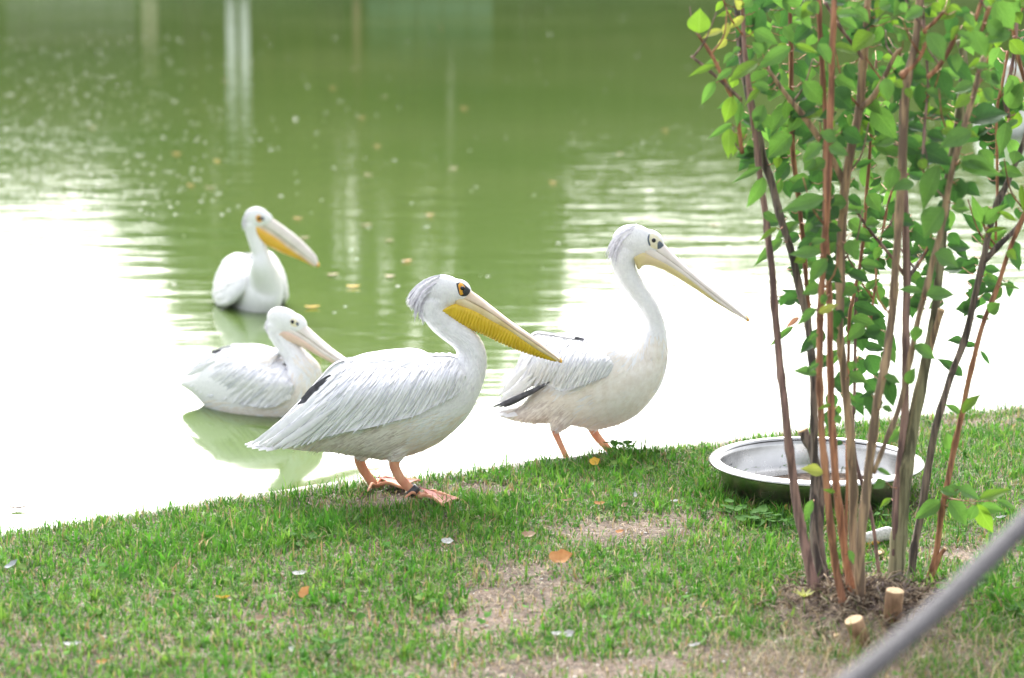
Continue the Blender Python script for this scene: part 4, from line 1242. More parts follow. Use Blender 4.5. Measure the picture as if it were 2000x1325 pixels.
base_Y = {}
for i, (mn, pts, lean) in enumerate(STEMS):
    x0, y0, _ = pts[0]
    if y0 > 1080:
        Yb = atZ(x0, y0, -.01).y
    else:                                   # a side branch: start on the stem it grows from
        Yb = min(((abs(p[0] - x0) + abs(p[1] - y0)), p[2]) for p in SP_PTS)[1] if SP_PTS else 5.3
    ytop = pts[-1][1]
    arr = catmull(np.array(pts, float), 6 * len(pts))
    C, rr = [], []
    for q_ in arr:
        fr = (y0 - q_[1]) / max(1, (y0 - ytop))
        Y = Yb + lean * fr + .006 * math.sin(q_[1] * .021 + i)
        C.append(atY(q_[0] + .5 * math.sin(q_[1] * .05 + i * 2), q_[1], Y))
        node_b = 1 + .22 * max(0, math.sin(q_[1] * .045 + i * 1.7)) ** 6 + .04 * math.sin(q_[1] * .13 + i)
        rr.append(.45 * q_[2] * pxm(Y) * node_b)
        SP_PTS.append((q_[0], q_[1], Y, i))
    st = mk('stem', *tube(C, rr, 10), M[mn], shrub)
    stem_objs.append(st)
    if CUT.get(i):
        d = Vector(C[-1]) - Vector(C[-3]); d.normalize()
        u = d.cross(Vector((0, 1, .2))).normalized(); v_ = d.cross(u)
        mk('cut_end', *ellipsoid(Vector(C[-1]) + d * rr[-1] * .1, (u, v_, d), (rr[-1] * 1.0, rr[-1] * 1.0, rr[-1] * .35), 12, 8), M['cut_wood'], st)
SPA = np.array(SP_PTS)

# fine side twigs
R = random.Random(57)
for k in range(60):
    j = R.randrange(len(SPA))
    px, py, Y, si = SPA[j]
    if py > 620 or py < -60: continue
    sg = R.choice((-1, 1)); ln = R.uniform(50, 130)
    pts = [(px, py), (px + sg * ln * .28, py - ln * .4), (px + sg * ln * R.uniform(.3, .55), py - ln)]
    dY = R.uniform(-.08, .08)
    C = catmull([tuple(atY(q_[0], q_[1], Y + dY * i / 2)) for i, q_ in enumerate(pts)], 8)
    mk('twig', *tube(C, list(np.linspace(2.2, 1.1, 8) * pxm(Y)), 6), M[R.choice(['bark_red', 'bark_purple', 'bark_red'])], stem_objs[int(si)])
# pruned stubs round the root
def stub(x0, y0, x1, y1, wd, z0=-.02):
    p0 = atZ(x0, y0, z0); Y = p0.y
    p1 = atY(x1, y1, Y - .01)
    r_ = wd * .5 * pxm(Y)
    ax = (p1 - p0).normalized()
    C = [p0 - ax * .03, p0.lerp(p1, .3), p0.lerp(p1, .7), p1]
    o = mk('stub', *tube(C, [r_ * 1.15, r_ * 1.05, r_ * .97, r_], 16), M['stub'], shrub)
    u = ax.cross(Vector((0, 1, 0))).normalized(); v_ = ax.cross(u)
    V = [p1 + ax * .0015]; n = 18
    for rg in (.5, .93, .99):
        for k in range(n):
            a = 2 * math.pi * k / n
            V.append(p1 + (u * math.cos(a) + v_ * math.sin(a)) * r_ * rg * (1 + .03 * math.sin(3 * a)) + ax * (.001 if rg < .95 else -.002))
    Fq = [(0, 1 + k, 1 + (k + 1) % n) for k in range(n)]
    for rg in range(2):
        Fq += [(1 + rg * n + k, 1 + (rg + 1) * n + k, 1 + (rg + 1) * n + (k + 1) % n, 1 + rg * n + (k + 1) % n) for k in range(n)]
    mk('cut_end', V, Fq, M['cut_wood'], o, smooth=False)
stub(1739, 1242, 1748, 1154, 37)
stub(1690, 1276, 1667, 1211, 39)
stub(1630, 1212, 1624, 1178, 16)
stub(1700, 1205, 1695, 1190, 11)
stub(1640, 1270, 1633, 1240, 12)
stub(1722, 1105, 1716, 1080, 16)
stub(1736, 1110, 1731, 1092, 14)
stub(1600, 1262, 1604, 1250, 9)
stub(1760, 1190, 1772, 1170, 16)
# root crown with matted debris
mb = MB()
rc = atZ(1690, 1190, 0)
nn = 40
V = []
for i in range(nn):
    for j in range(nn):
        x, y = (i / (nn - 1) - .5) * .62, (j / (nn - 1) - .5) * .62
        r_ = math.hypot(x / .26, y / .26)
        z = .035 * max(0, 1 - r_) ** .8 * (1 + .35 * math.sin(x * 60) * math.sin(y * 55)) + .006 * math.sin(x * 140 + y * 90) - .015 * (r_ > 1)
        V.append((rc.x + x, rc.y + y, z))
mk('root_crown', V, [(i * nn + j, (i + 1) * nn + j, (i + 1) * nn + j + 1, i * nn + j + 1) for i in range(nn - 1) for j in range(nn - 1)], M['soil'], shrub)
mb = MB()
R = random.Random(21)
cols = []
for k in range(2000):
    a, d = R.uniform(0, 6.28), abs(R.gauss(0, .12))
    x, y = rc.x + d * math.cos(a) * 1.1, rc.y + d * math.sin(a)
    z = .032 * max(0, 1 - d / .26) + R.uniform(0, .02)
    ln = R.uniform(.01, .05); b = R.uniform(0, 6.28); el = R.gauss(.15, .35)
    dv = Vector((math.cos(b) * math.cos(el), math.sin(b) * math.cos(el), math.sin(el))) * ln
    p = Vector((x, y, z))
    mid = p + dv * .5 + Vector((R.gauss(0, .003), R.gauss(0, .003), R.gauss(.002, .003)))
    v, f = tube([p, mid, p + dv], [R.uniform(.0007, .002)] * 3, 4)
    c = R.choice([(.10, .075, .055), (.20, .15, .11), (.30, .23, .16), (.36, .30, .22), (.16, .13, .12), (.06, .045, .035)])
    mb.add(v, f); cols += [c] * len(v)
o = mb.build('root_litter', M['litter'], shrub); o['kind'] = 'stuff'
ca = o.data.color_attributes.new('Col', 'FLOAT_COLOR', 'POINT')
ca.data.foreach_set('color', np.hstack([np.array(cols), np.ones((len(cols), 1))]).ravel())

# leaves: base -> tip, apparent width, tone; read in picture pixels
def Z(x0, y0, k, L): return [(x0 + a * k, y0 + b * k, x0 + c * k, y0 + d * k, w_ * k, t) for (a, b, c, d, w_, t) in L]
LEAVES = []
LEAVES += Z(1330, 0, .2491, [(140,260,150,70,175,2),(330,240,165,300,60,3),(500,130,370,230,70,3),(370,180,345,310,70,3),(400,90,280,130,50,2),(480,70,420,0,80,3),(360,310,275,390,60,3),(300,480,190,500,50,1),
 (270,510,60,600,60,2),(400,540,270,640,70,1),(270,640,160,820,90,1),(470,380,400,420,50,1),(600,490,370,650,95,2),(860,370,600,540,135,1),(800,545,700,790,200,1),(640,680,500,830,65,2),(690,700,560,660,80,1),
 (400,760,345,960,115,2),(470,800,440,1000,80,1),(400,970,210,1090,55,1),(380,1010,370,1240,120,2),(520,1050,440,1140,60,2),(590,1180,430,1230,110,0),(680,940,545,1050,95,2),(560,940,650,920,60,1),(850,810,700,1060,150,1),
 (870,1060,680,1240,180,1),(860,950,1060,1080,180,0),(960,640,1110,820,160,1),(1200,310,1060,440,150,0),(1110,560,1210,720,120,0),(1100,1050,1230,1110,95,1),(1110,1130,950,1270,110,1),(1160,1150,1310,1220,115,1),
 (1170,710,1340,860,170,0),(1230,120,1400,110,90,1),(700,40,510,130,130,0),(620,60,590,350,140,0),(840,60,750,250,130,0),(930,190,780,290,65,1),(900,350,1080,420,65,2),(1020,200,880,340,130,0),(1040,200,1170,310,120,0),
 (920,60,870,0,100,1),(1050,20,940,150,120,2),(1280,900,1310,1050,120,0),(1050,870,1150,880,80,0),(480,180,440,300,60,0),(520,200,700,230,90,0),(640,420,560,330,80,1),(700,250,640,420,110,1),(420,420,330,500,70,1),(430,600,400,690,90,2),
 (980,420,1100,560,140,0),(900,480,1010,640,140,0),(1000,30,1080,110,100,1),(560,0,470,60,90,1),(760,0,640,60,120,0),(330,10,270,90,60,2),(1210,1180,1100,1290,130,0),(660,330,600,460,100,1)])
LEAVES += Z(1660, 0, .2491, [(30,80,150,180,105,1),(320,130,220,190,80,1),(380,130,480,220,95,0),(460,250,545,320,85,0),(420,420,560,560,115,0),(340,560,610,680,135,0),(610,260,740,480,150,1),(690,550,760,820,190,0),(760,440,980,680,140,0),
 (560,650,570,880,140,0),(180,850,370,1100,170,1),(190,1120,440,1250,160,1),(360,1110,590,1210,130,0),(550,1170,810,1300,170,0),(950,1030,700,1160,160,1),(940,960,1240,890,180,0),(1140,10,1280,230,170,1),(1080,160,1210,300,120,1),
 (960,240,1070,450,140,1),(1100,650,1220,730,75,0),(1040,700,1130,800,100,1),(1250,850,1365,640,170,1),(1230,960,1180,1220,110,1),(1060,1030,1120,1170,110,0),(1010,1180,1130,1320,130,1),(870,1270,1130,1310,125,1),(640,30,720,90,90,2),
 (780,40,880,90,50,2),(900,110,980,220,80,1),(840,260,960,320,70,1),(980,520,1120,520,60,1),(1250,320,1365,430,130,2),(670,890,820,860,60,2),(540,920,870,940,42,0),(540,1280,610,1310,80,2),(60,20,0,120,120,1),(140,40,260,30,110,0),
 (230,60,340,20,110,1),(280,180,360,260,110,0),(300,290,280,400,90,0),(200,400,240,480,90,0),(20,560,70,700,110,0),(140,700,160,840,90,0),(60,180,0,260,100,0),(1290,100,1340,190,110,2),(1330,60,1390,0,110,2),(560,340,620,260,60,2),
 (400,20,440,100,80,1),(420,270,380,330,70,1),(900,700,820,780,80,0),(1030,560,1090,640,90,1),(350,640,420,690,80,2),(440,690,480,780,60,2),(760,900,700,830,70,1),(1300,1180,1280,1290,110,1),(120,900,90,1010,90,0),(60,1080,180,1100,90,0)])
LEAVES += Z(1430, 300, .2415, [(240,110,0,240,55,1),(260,190,120,440,110,1),(395,200,350,350,90,1),(640,260,450,210,125,1),(745,360,395,470,150,1),(925,400,760,430,140,1),(740,410,590,620,130,0),(250,480,375,560,95,1),(545,550,330,720,100,1),
 (410,690,180,910,85,1),(360,600,215,715,42,2),(720,800,460,820,115,1),(600,840,500,880,90,2),(770,850,620,1060,135,1),(840,720,780,830,75,1),(630,1190,390,1100,85,0),(680,1260,550,1325,75,1),(700,1290,860,1220,85,3),(1090,280,1060,60,130,1),
 (1000,110,1150,50,50,0),(1095,330,1200,470,130,1),(940,540,1050,630,110,1),(1080,580,1200,560,110,1),(1190,460,940,490,60,0),(960,660,1150,720,60,0),(940,700,1000,860,130,1),(1050,810,1190,770,60,0),(1040,890,1200,920,95,1),
 (1060,930,1020,1080,80,1),(1080,1100,1200,1010,70,1),(1010,1080,890,1160,95,1),(1010,1180,1110,1160,100,0),(980,1220,1200,1310,110,0),(690,120,700,300,160,0),(420,220,470,360,110,0),(480,470,560,560,100,0),(640,560,590,640,70,1),
 (660,40,580,140,120,1),(380,30,360,120,90,2),(970,220,1030,300,60,0),(800,430,860,520,90,0),(640,720,760,700,60,1),(760,1140,720,1220,60,1)])
LEAVES += Z(1700, 300, .2415, [(200,100,140,310,130,1),(350,240,170,300,95,1),(300,160,470,220,80,0),(400,50,440,130,80,2),(560,90,420,460,150,1),(720,80,1080,180,130,1),(720,200,680,410,210,0),(590,440,430,680,230,1),(340,600,540,770,150,0),
 (520,810,710,920,150,1),(420,1120,220,1100,80,1),(450,1150,680,1140,130,1),(900,560,820,340,90,1),(910,570,1100,410,110,1),(900,640,740,480,100,0),(900,740,1110,620,120,1),(930,640,1110,600,50,2),(740,920,860,880,90,0),(860,940,700,970,70,0),
 (920,930,1050,950,70,0),(940,970,1020,1030,42,1),(1060,1050,1220,1100,42,1),(1040,1080,900,1130,60,0),(870,1140,785,1100,60,0),(1060,130,1240,180,115,1),(1000,200,1130,250,80,0),(1100,790,1180,860,80,2),(1040,470,1190,550,50,2),
 (960,1290,1050,1210,110,1),(820,1250,690,1260,100,0),(690,790,790,850,70,0),(640,640,720,740,120,0),(1220,250,1240,480,60,2),(760,380,680,440,90,1),(820,660,900,720,80,0)])
LEAVES += Z(1480, 580, .25, [(460,90,300,230,62,1),(280,230,90,390,52,1),(320,160,220,240,42,4),(470,290,390,350,52,1),(620,430,510,510,72,1),(480,520,370,600,52,1),(460,600,275,580,82,1),(740,160,930,240,112,1),(840,220,700,340,112,1),
 (860,210,990,340,190,0),(750,70,1000,190,125,0),(800,280,820,430,112,0),(900,300,780,330,60,0),(860,450,920,620,145,0),(750,500,720,580,75,1),(710,610,860,670,92,1),(840,650,920,750,115,0),(740,780,830,930,92,0),(920,740,790,790,42,0),
 (1000,640,1060,860,110,0),(990,620,1120,680,62,1),(970,860,1060,900,52,1),(1230,230,1230,350,120,1),(1220,380,1390,490,105,1),(1170,680,1230,550,92,1),(1600,620,1400,480,92,0),(1610,350,1480,340,62,0),(1600,370,1730,380,52,0),
 (1740,420,1820,540,34,0),(1700,150,1820,180,42,0),(1600,910,1740,760,92,2),(1580,910,1460,840,52,1),(1500,1190,1470,1050,82,1),(1110,1060,1020,1140,95,1),(570,840,470,880,34,2),(620,920,640,1000,80,1),(780,560,700,680,120,0),(560,240,620,330,80,0)])
LEAVES += Z(1360, 820, .24, [(1030,430,850,400,95,3),(1130,590,1030,570,38,2),(950,650,880,830,70,1),(1540,500,1440,560,85,1),(1470,400,1590,460,52,1),(1590,640,1490,720,52,2),(1990,670,1780,810,135,1),(1190,180,1140,210,50,0)])
LEAVES += Z(1560, 950, .283, [(1040,100,1160,270,110,1),(1230,120,1340,320,110,2),(1100,20,1250,90,110,1),(1250,90,1470,20,85,2),(1220,130,1180,240,90,1),(1370,100,1500,160,42,1),(1250,140,1420,170,90,1),(980,30,1090,60,70,1),(340,440,380,540,52,1),(1040,60,1120,0,80,1)])
R = random.Random(33)
# a few more in the crowded crown, where single leaves merge
for k in range(60):
    px, py = (R.uniform(1440, 1760), R.uniform(-60, 230)) if k % 2 else (R.uniform(1760, 1995), R.uniform(-60, 330))
    a = R.uniform(.2, 2.9); ln = R.uniform(35, 62)
    LEAVES.append((px, py, px + math.cos(a) * ln, py + math.sin(a) * ln * .9, ln * R.uniform(.42, .6), R.choice([0, 0, 1, 1, 2])))
LEAVES = LEAVES[:299]
def leaf_mesh(b, t, nrm, wd, curl, attach):
    """ovate leaf with midrib fold, drooping tip and stalk to its stem"""
    ax = t - b; ln = ax.length; ax.normalize()
    side = ax.cross(nrm).normalized(); nrm = side.cross(ax)
    prof = [(0, .05), (.07, .45), (.18, .84), (.32, 1.0), (.48, .96), (.63, .74), (.78, .42), (.9, .15), (1, .0)]
    V, Fc = [], []
    for (u, w_) in prof:
        c = b + ax * (ln * u) + nrm * (curl * ln * (u * (1 - u) * 1.2 - .25 * u * u))
        h = wd * .5 * w_
        wav = .06 * wd * math.sin(u * 11 + curl * 40)
        V += [c - side * h + nrm * (h * .38 + wav * w_), c - side * h * .5 + nrm * (h * .24), c, c + side * h * .5 + nrm * (h * .24), c + side * h + nrm * (h * .38 - wav * w_)]
    for i in range(len(prof) - 1):
        for k in range(4):
            Fc.append((i * 5 + k, i * 5 + k + 1, (i + 1) * 5 + k + 1, (i + 1) * 5 + k))
    mid = b.lerp(attach, .5) + Vector((0, 0, -.006))
    pv, pf = tube([b + ax * ln * .02, mid, attach], [.0009, .0011, .0014], 5)
    o = len(V); V += pv; Fc += [tuple(i + o for i in f) for f in pf]
    mi = [0] * ((len(prof) - 1) * 4) + [1] * len(pf)
    UV = [(u, s_, 0) for (u, w_) in prof for s_ in (-1, -.5, 0, .5, 1)] + [(0, 0, 0)] * len(pv)
    return V, Fc, mi, UV
def set_uv(o, UV):
    at = o.data.attributes.new('leaf_uv', 'FLOAT_VECTOR', 'POINT')
    at.data.foreach_set('vector', np.array(UV, dtype=float).ravel())
for k, (x0, y0, x1, y1, wd, tone) in enumerate(LEAVES):
    ycl = np.clip(SPA[:, 1], -200, 2000)
    d = np.hypot(SPA[:, 0] - x0, (ycl - (y0 + 6)) * 1.0)
    j = int(np.argmin(d))
    sY = SPA[j, 2]
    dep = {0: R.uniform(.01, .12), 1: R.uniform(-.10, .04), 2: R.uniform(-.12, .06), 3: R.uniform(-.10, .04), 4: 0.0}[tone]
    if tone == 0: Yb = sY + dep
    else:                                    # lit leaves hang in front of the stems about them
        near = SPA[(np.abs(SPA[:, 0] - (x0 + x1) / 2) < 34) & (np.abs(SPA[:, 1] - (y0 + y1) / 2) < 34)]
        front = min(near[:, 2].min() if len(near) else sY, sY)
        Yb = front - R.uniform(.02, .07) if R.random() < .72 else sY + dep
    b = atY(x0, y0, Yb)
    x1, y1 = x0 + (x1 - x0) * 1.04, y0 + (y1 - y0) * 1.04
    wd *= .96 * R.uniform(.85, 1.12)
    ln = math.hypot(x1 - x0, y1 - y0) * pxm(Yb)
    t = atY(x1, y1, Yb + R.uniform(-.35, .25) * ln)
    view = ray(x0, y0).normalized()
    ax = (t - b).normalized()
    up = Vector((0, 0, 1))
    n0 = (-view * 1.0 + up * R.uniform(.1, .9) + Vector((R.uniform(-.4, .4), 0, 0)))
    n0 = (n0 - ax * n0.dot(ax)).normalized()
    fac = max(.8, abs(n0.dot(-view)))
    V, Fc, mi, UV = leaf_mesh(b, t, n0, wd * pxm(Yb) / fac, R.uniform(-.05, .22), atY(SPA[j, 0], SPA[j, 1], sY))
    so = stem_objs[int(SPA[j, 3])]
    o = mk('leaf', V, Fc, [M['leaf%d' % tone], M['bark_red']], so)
    o.data.polygons.foreach_set('material_index', mi)
    set_uv(o, UV)

# the crowd of further leaves inside and above the crown, past the first 300
R = random.Random(91)
mb = MB()
UVS = []
for k in range(620):
    if k >= 330: px, py = R.uniform(1450, 1990), R.uniform(120, 600)
    elif k < 250: px, py = R.uniform(1440, 2010), -150 + 420 * R.random() ** .8
    else: px, py = R.uniform(1600, 1730), R.uniform(380, 800)
    if k < 250 and px > 1770 and py > 40 and R.random() < .35: continue
    d = np.hypot(SPA[:, 0] - px, SPA[:, 1] - py); j = int(np.argmin(d))
    if d[j] > (75 if k < 330 else 34) or (k >= 330 and px < 1525 and py > 330): continue
    Yb = SPA[j, 2] + R.uniform(.03, .22)
    a = R.uniform(.1, 3.0); ln = R.uniform(30, 60) * pxm(Yb)
    b = atY(px, py, Yb)
    t = b + Vector((math.cos(a) * ln * .9, R.uniform(-.4, .4) * ln, -math.sin(a) * ln * .8))
    ax = (t - b).normalized()
    n0 = Vector((R.uniform(-.5, .5), -1, R.uniform(.2, 1.2))); n0 = (n0 - ax * n0.dot(ax)).normalized()
    V, Fc, mi, UV = leaf_mesh(b, t, n0, ln * R.uniform(.48, .62), R.uniform(-.05, .2), atY(SPA[j, 0], SPA[j, 1], SPA[j, 2]))
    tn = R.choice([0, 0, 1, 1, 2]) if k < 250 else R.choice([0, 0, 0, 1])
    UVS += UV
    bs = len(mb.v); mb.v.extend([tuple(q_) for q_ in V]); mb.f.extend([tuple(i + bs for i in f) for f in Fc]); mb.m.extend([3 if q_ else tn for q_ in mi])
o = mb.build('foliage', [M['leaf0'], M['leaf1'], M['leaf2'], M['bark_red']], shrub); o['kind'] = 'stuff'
set_uv(o, UVS)

# ------------------------------------------------------------------ rope barrier in the foreground
A_, B_ = atY(1687, 1312, 2.55), atY(2000, 1022, 2.90)
mid = atY(1868, 1136, 2.98)
dirv = (B_ - A_)
pR, pL = B_ + dirv * 2.3 + Vector((0, 0, .10)), A_ - dirv * 3.2 + Vector((0, 0, .34))
path = catmull([tuple(pL), tuple(A_ - dirv * 2.1 + Vector((0, 0, .17))), tuple(A_ - dirv * 1.05 + Vector((0, 0, .06))), tuple(A_), tuple(B_ + (mid - (A_ + B_) / 2) * .0), tuple(B_ + dirv * 1.15 + Vector((0, 0, .03))), tuple(pR)], 420)
rope = thing('rope', ((A_ + B_) / 2), 'thick grey twisted rope slung across in front of the shrub', 'rope')
acc = np.r_[0, np.cumsum(np.linalg.norm(np.diff(path, axis=0), axis=1))]
Tn = np.gradient(path, axis=0); Tn /= np.linalg.norm(Tn, axis=1)[:, None]
for kq in range(3):
    C = []
    for i in range(len(path)):
        t = Vector(Tn[i]); u = t.cross(Vector((0, 0, 1))).normalized(); v_ = u.cross(t)
        a = acc[i] / .075 * 2 * math.pi + kq * 2.0944
        C.append(Vector(path[i]) + (u * math.cos(a) + v_ * math.sin(a)) * .0067)
    mk('strand', *tube(C, [.0076] * len(C), 10), M['rope'], rope)
for p, nm in ((pR, 'grey wooden post holding the rope beyond the shrub'), (pL, 'grey wooden post holding the rope near the path')):
    o = mk('rope_post', *tube([(p.x, p.y, -.2), (p.x, p.y, p.z), (p.x, p.y, p.z + .09), (p.x, p.y, p.z + .10)], [.05, .048, .047, .035], 20), M['post'], origin=(p.x, p.y, 0))
    tag(o, nm, 'post', 'posts carrying the rope')

# ------------------------------------------------------------------ grass
def blades(x, y, z, ln, wd, az, lean, col, name, label):
    n = len(x)
    P = np.zeros((n, 5, 3))
    dx, dy = np.cos(az), np.sin(az)
    sx, sy = -dy, dx
    facing = RNG.uniform(-1.2, 1.2, n)                      # blade face turned a little off its lean
    cx, cy = sx * np.cos(facing) + dx * np.sin(facing), sy * np.cos(facing) + dy * np.sin(facing)
    for k, (h, o, w_) in enumerate([(0, 0, .8), (0, 0, .8), (.55, .32, 1.0), (.55, .32, 1.0), (1, 1, 0)]):
        sg = (-1 if k % 2 == 0 else 1) * (0 if k == 4 else 1)
        hh = ln * h * np.cos(lean * (0.6 + .4 * h)); oo = ln * o * np.sin(lean)
        P[:, k, 0] = x + dx * oo + cx * sg * wd * .5 * w_
        P[:, k, 1] = y + dy * oo + cy * sg * wd * .5 * w_
        P[:, k, 2] = z + hh
    me = bpy.data.meshes.new(name)
    me.vertices.add(n * 5)
    me.vertices.foreach_set('co', P.ravel())
    idx = np.arange(n) * 5
    loops = np.stack([idx, idx + 1, idx + 3, idx + 2, idx + 2, idx + 3, idx + 4], 1).ravel()
    me.loops.add(n * 7); me.loops.foreach_set('vertex_index', loops)
    starts = np.stack([np.arange(n) * 7, np.arange(n) * 7 + 4], 1).ravel()
    me.polygons.add(n * 2)
    me.polygons.foreach_set('loop_start', starts)
    me.update(calc_edges=True)
    me.validate()
    ca = me.color_attributes.new('Col', 'FLOAT_COLOR', 'POINT')
    c = np.ones((n, 5, 4)); c[:, :, :3] = col[:, None, :]
    c[:, 4, :3] *= 1.08
    ca.data.foreach_set('color', c.ravel())
    me.materials.append(M['grass'])
    o = bpy.data.objects.new(name, me)
    COL.objects.link(o)
    return tag(o, label, 'grass', kind='stuff')

def sample(n, x0, x1, t0, t1):
    x = RNG.uniform(x0, x1, n); t = RNG.uniform(t0, t1, n)
    return x, edge_y(x) - t
bowl_c, bowl_r = np.array([bc.x, bc.y]), .258
def keep_mask(x, y, foot=True):
    k = np.hypot(x - bowl_c[0], y - bowl_c[1]) > bowl_r * .97
    k &= np.hypot((x - rc.x) / .19, (y - rc.y) / .17) > RNG.uniform(.55, 1.05, len(x))
    return k
x, y = sample(400000, -2.6, 3.0, -.012, 4.2)
m = y > 3.9
x, y = x[m], y[m]
fine = .35 * wob(x * 3.1 + 5, y * 3.1) + .28 * wob(x * 8, y * 8 + 3)
br = blobs(BARE, x, y) * (1 + 1.1 * wob(x * 5 + 2, y * 5)).clip(.15, 1.7) + .55 * np.maximum(0, fine)
dens = np.clip(1.15 - br * 1.05, .12, 1)
m = (RNG.random(len(x)) < dens) & keep_mask(x, y)
x, y, br, fine = x[m], y[m], br[m], fine[m]
lg = blobs(LONG, x, y)
n = len(x)
ln = (.016 + .020 * RNG.random(n) + .026 * lg * RNG.random(n) ** .7) * (1 - .35 * np.clip(br, 0, 1)) * RNG.lognormal(0, .22, n)
tedge = edge_y(x) - y
ln *= np.where(tedge < .06, 1.25, 1)
ln = np.minimum(ln, .085)
wd = RNG.uniform(.0020, .0044, n) * (1 + .4 * lg)
lean = np.clip(np.abs(RNG.normal(.72, .40, n)), .05, 1.4)
az = RNG.uniform(0, 6.283, n)
pal = np.array([(.045, .16, .014), (.062, .205, .018), (.085, .245, .024), (.12, .27, .03), (.155, .28, .04), (.042, .13, .024)])
ci = RNG.integers(0, len(pal), n)
col = pal[ci] * RNG.uniform(.8, 1.25, (n, 1))
dry = RNG.random(n) < np.clip(.09 + .38 * br, 0, .6)
dcol = np.array([(.36, .28, .13), (.28, .25, .10), (.30, .20, .10), (.45, .37, .22)])
col[dry] = dcol[RNG.integers(0, 4, dry.sum())] * RNG.uniform(.7, 1.1, (dry.sum(), 1))
lush = np.clip(lg, 0, 1)[:, None] * (~dry)[:, None]
col = col * (1 - .45 * lush) + np.array([.075, .215, .018]) * .45 * lush
gr = blades(x, y, ground_z(x, y) - .002, ln, wd, az, lean, col, 'grass', 'short green lawn grass with worn thin patches beside the pond')
# tufts: blades fanning out of one crown
tx, ty = sample(5200, -2.6, 3.0, .0, 4.0)
tb = blobs(BARE, tx, ty); tl = blobs(LONG, tx, ty)
m = (ty > 3.9) & (RNG.random(len(tx)) < np.clip(.55 + .5 * tl - .75 * tb, .03, 1))
tx, ty, tl = tx[m], ty[m], tl[m]
nb = RNG.integers(7, 20, len(tx))
x = np.repeat(tx, nb); y = np.repeat(ty, nb); sz = np.repeat(RNG.uniform(.6, 1.25, len(tx)) * (1 + .45 * np.clip(tl, 0, 1.2)), nb)
tc_ = np.repeat(pal[RNG.integers(0, 5, len(tx))] * RNG.uniform(.85, 1.3, (len(tx), 1)), nb, axis=0)
x = x + RNG.normal(0, .007, len(x)); y = y + RNG.normal(0, .007, len(x))
m = keep_mask(x, y) & (edge_y(x) - y > -.012)
x, y, sz, tc_ = x[m], y[m], sz[m], tc_[m]; n = len(x)
blades(x, y, ground_z(x, y) - .002, np.minimum(sz * RNG.uniform(.024, .052, n), .1), RNG.uniform(.0026, .0052, n), RNG.uniform(0, 6.283, n), np.clip(np.abs(RNG.normal(.7, .35, n)), .05, 1.3), tc_ * RNG.uniform(.85, 1.2, (n, 1)), 'grass_tufts', 'longer bright green grass tufts standing in the lawn')
# long dry straw round the shrub's foot and on the bare earth in front
cx = [atZ(*q_, 0) for q_ in ((1640, 1275), (1760, 1290), (1850, 1270), (1560, 1230), (1480, 1290), (1900, 1300), (1700, 1310), (1820, 1220), (1580, 1300))]
x = np.concatenate([RNG.normal(c.x, .13, 150) for c in cx]); y = np.concatenate([RNG.normal(c.y, .13, 150) for c in cx]); n = len(x)
sc_ = np.array([(.42, .33, .20), (.30, .21, .12), (.14, .20, .05), (.46, .38, .25), (.10, .20, .03)])[RNG.integers(0, 5, n)] * RNG.uniform(.6, 1.1, (n, 1))
blades(x, y, ground_z(x, y), RNG.uniform(.03, .10, n), RNG.uniform(.0012, .0026, n), RNG.uniform(0, 6.283, n), RNG.uniform(.5, 1.4, n), sc_, 'dry_straw', 'long dry straw lying around the foot of the shrub')
# clover and other small round leaves
x, y = sample(15000, -2.6, 3.0, .05, 4.0)
cl = np.clip(.32 + .5 * wob(x * 2.2 + 9, y * 2.2), 0, 1) * np.clip(1 - blobs(BARE, x, y), .05, 1)
m = (y > 3.9) & keep_mask(x, y) & (RNG.random(len(x)) < cl)
x, y = x[m], y[m]
mb = MB(); cols = []
R = random.Random(8)
for xx, yy in zip(x, y):
    s_ = R.uniform(.004, .010); a = R.uniform(0, 6.28)
    u = Vector((math.cos(a), math.sin(a), R.uniform(-.35, .35))).normalized(); w_ = u.cross(Vector((R.gauss(0, .3), R.gauss(-.25, .3), 1))).normalized()
    c = Vector((xx, yy, R.uniform(.006, .026)))
    nrm = u.cross(w_)
    V = [c] + [c + u * math.cos(q_) * s_ * 1.25 + w_ * math.sin(q_) * s_ + nrm * .0018 * math.cos(2 * q_) for q_ in np.linspace(0, 6.283, 8)[:-1]]
    mb.add(V, [(0, 1 + i, 1 + (i + 1) % 7) for i in range(7)])
    cols += [np.array(R.choice([(.06, .16, .03), (.08, .20, .04), (.11, .23, .05), (.14, .22, .06)])) * R.uniform(.8, 1.25)] * 8
o = mb.build('clover', M['clover']); tag(o, 'small round clover leaves scattered through the lawn', 'clover', kind='stuff')
ca = o.data.color_attributes.new('Col', 'FLOAT_COLOR', 'POINT')
ca.data.foreach_set('color', np.hstack([np.array(cols), np.ones((len(cols), 1))]).ravel())
# dry thatch lying on the soil
x, y = sample(90000, -2.6, 3.0, 0, 4.0)
m = (y > 3.9) & keep_mask(x, y)
x, y = x[m], y[m]; n = len(x)
col = np.array([(.34, .27, .17), (.24, .18, .11), (.44, .37, .26), (.17, .12, .08), (.20, .20, .08)])[RNG.integers(0, 5, n)] * RNG.uniform(.7, 1.15, (n, 1))
blades(x, y, ground_z(x, y) + .002, RNG.uniform(.012, .045, n), RNG.uniform(.001, .0025, n), RNG.uniform(0, 6.283, n), RNG.uniform(1.15, 1.5, n), col, 'thatch', 'dry straw coloured thatch lying between the grass')
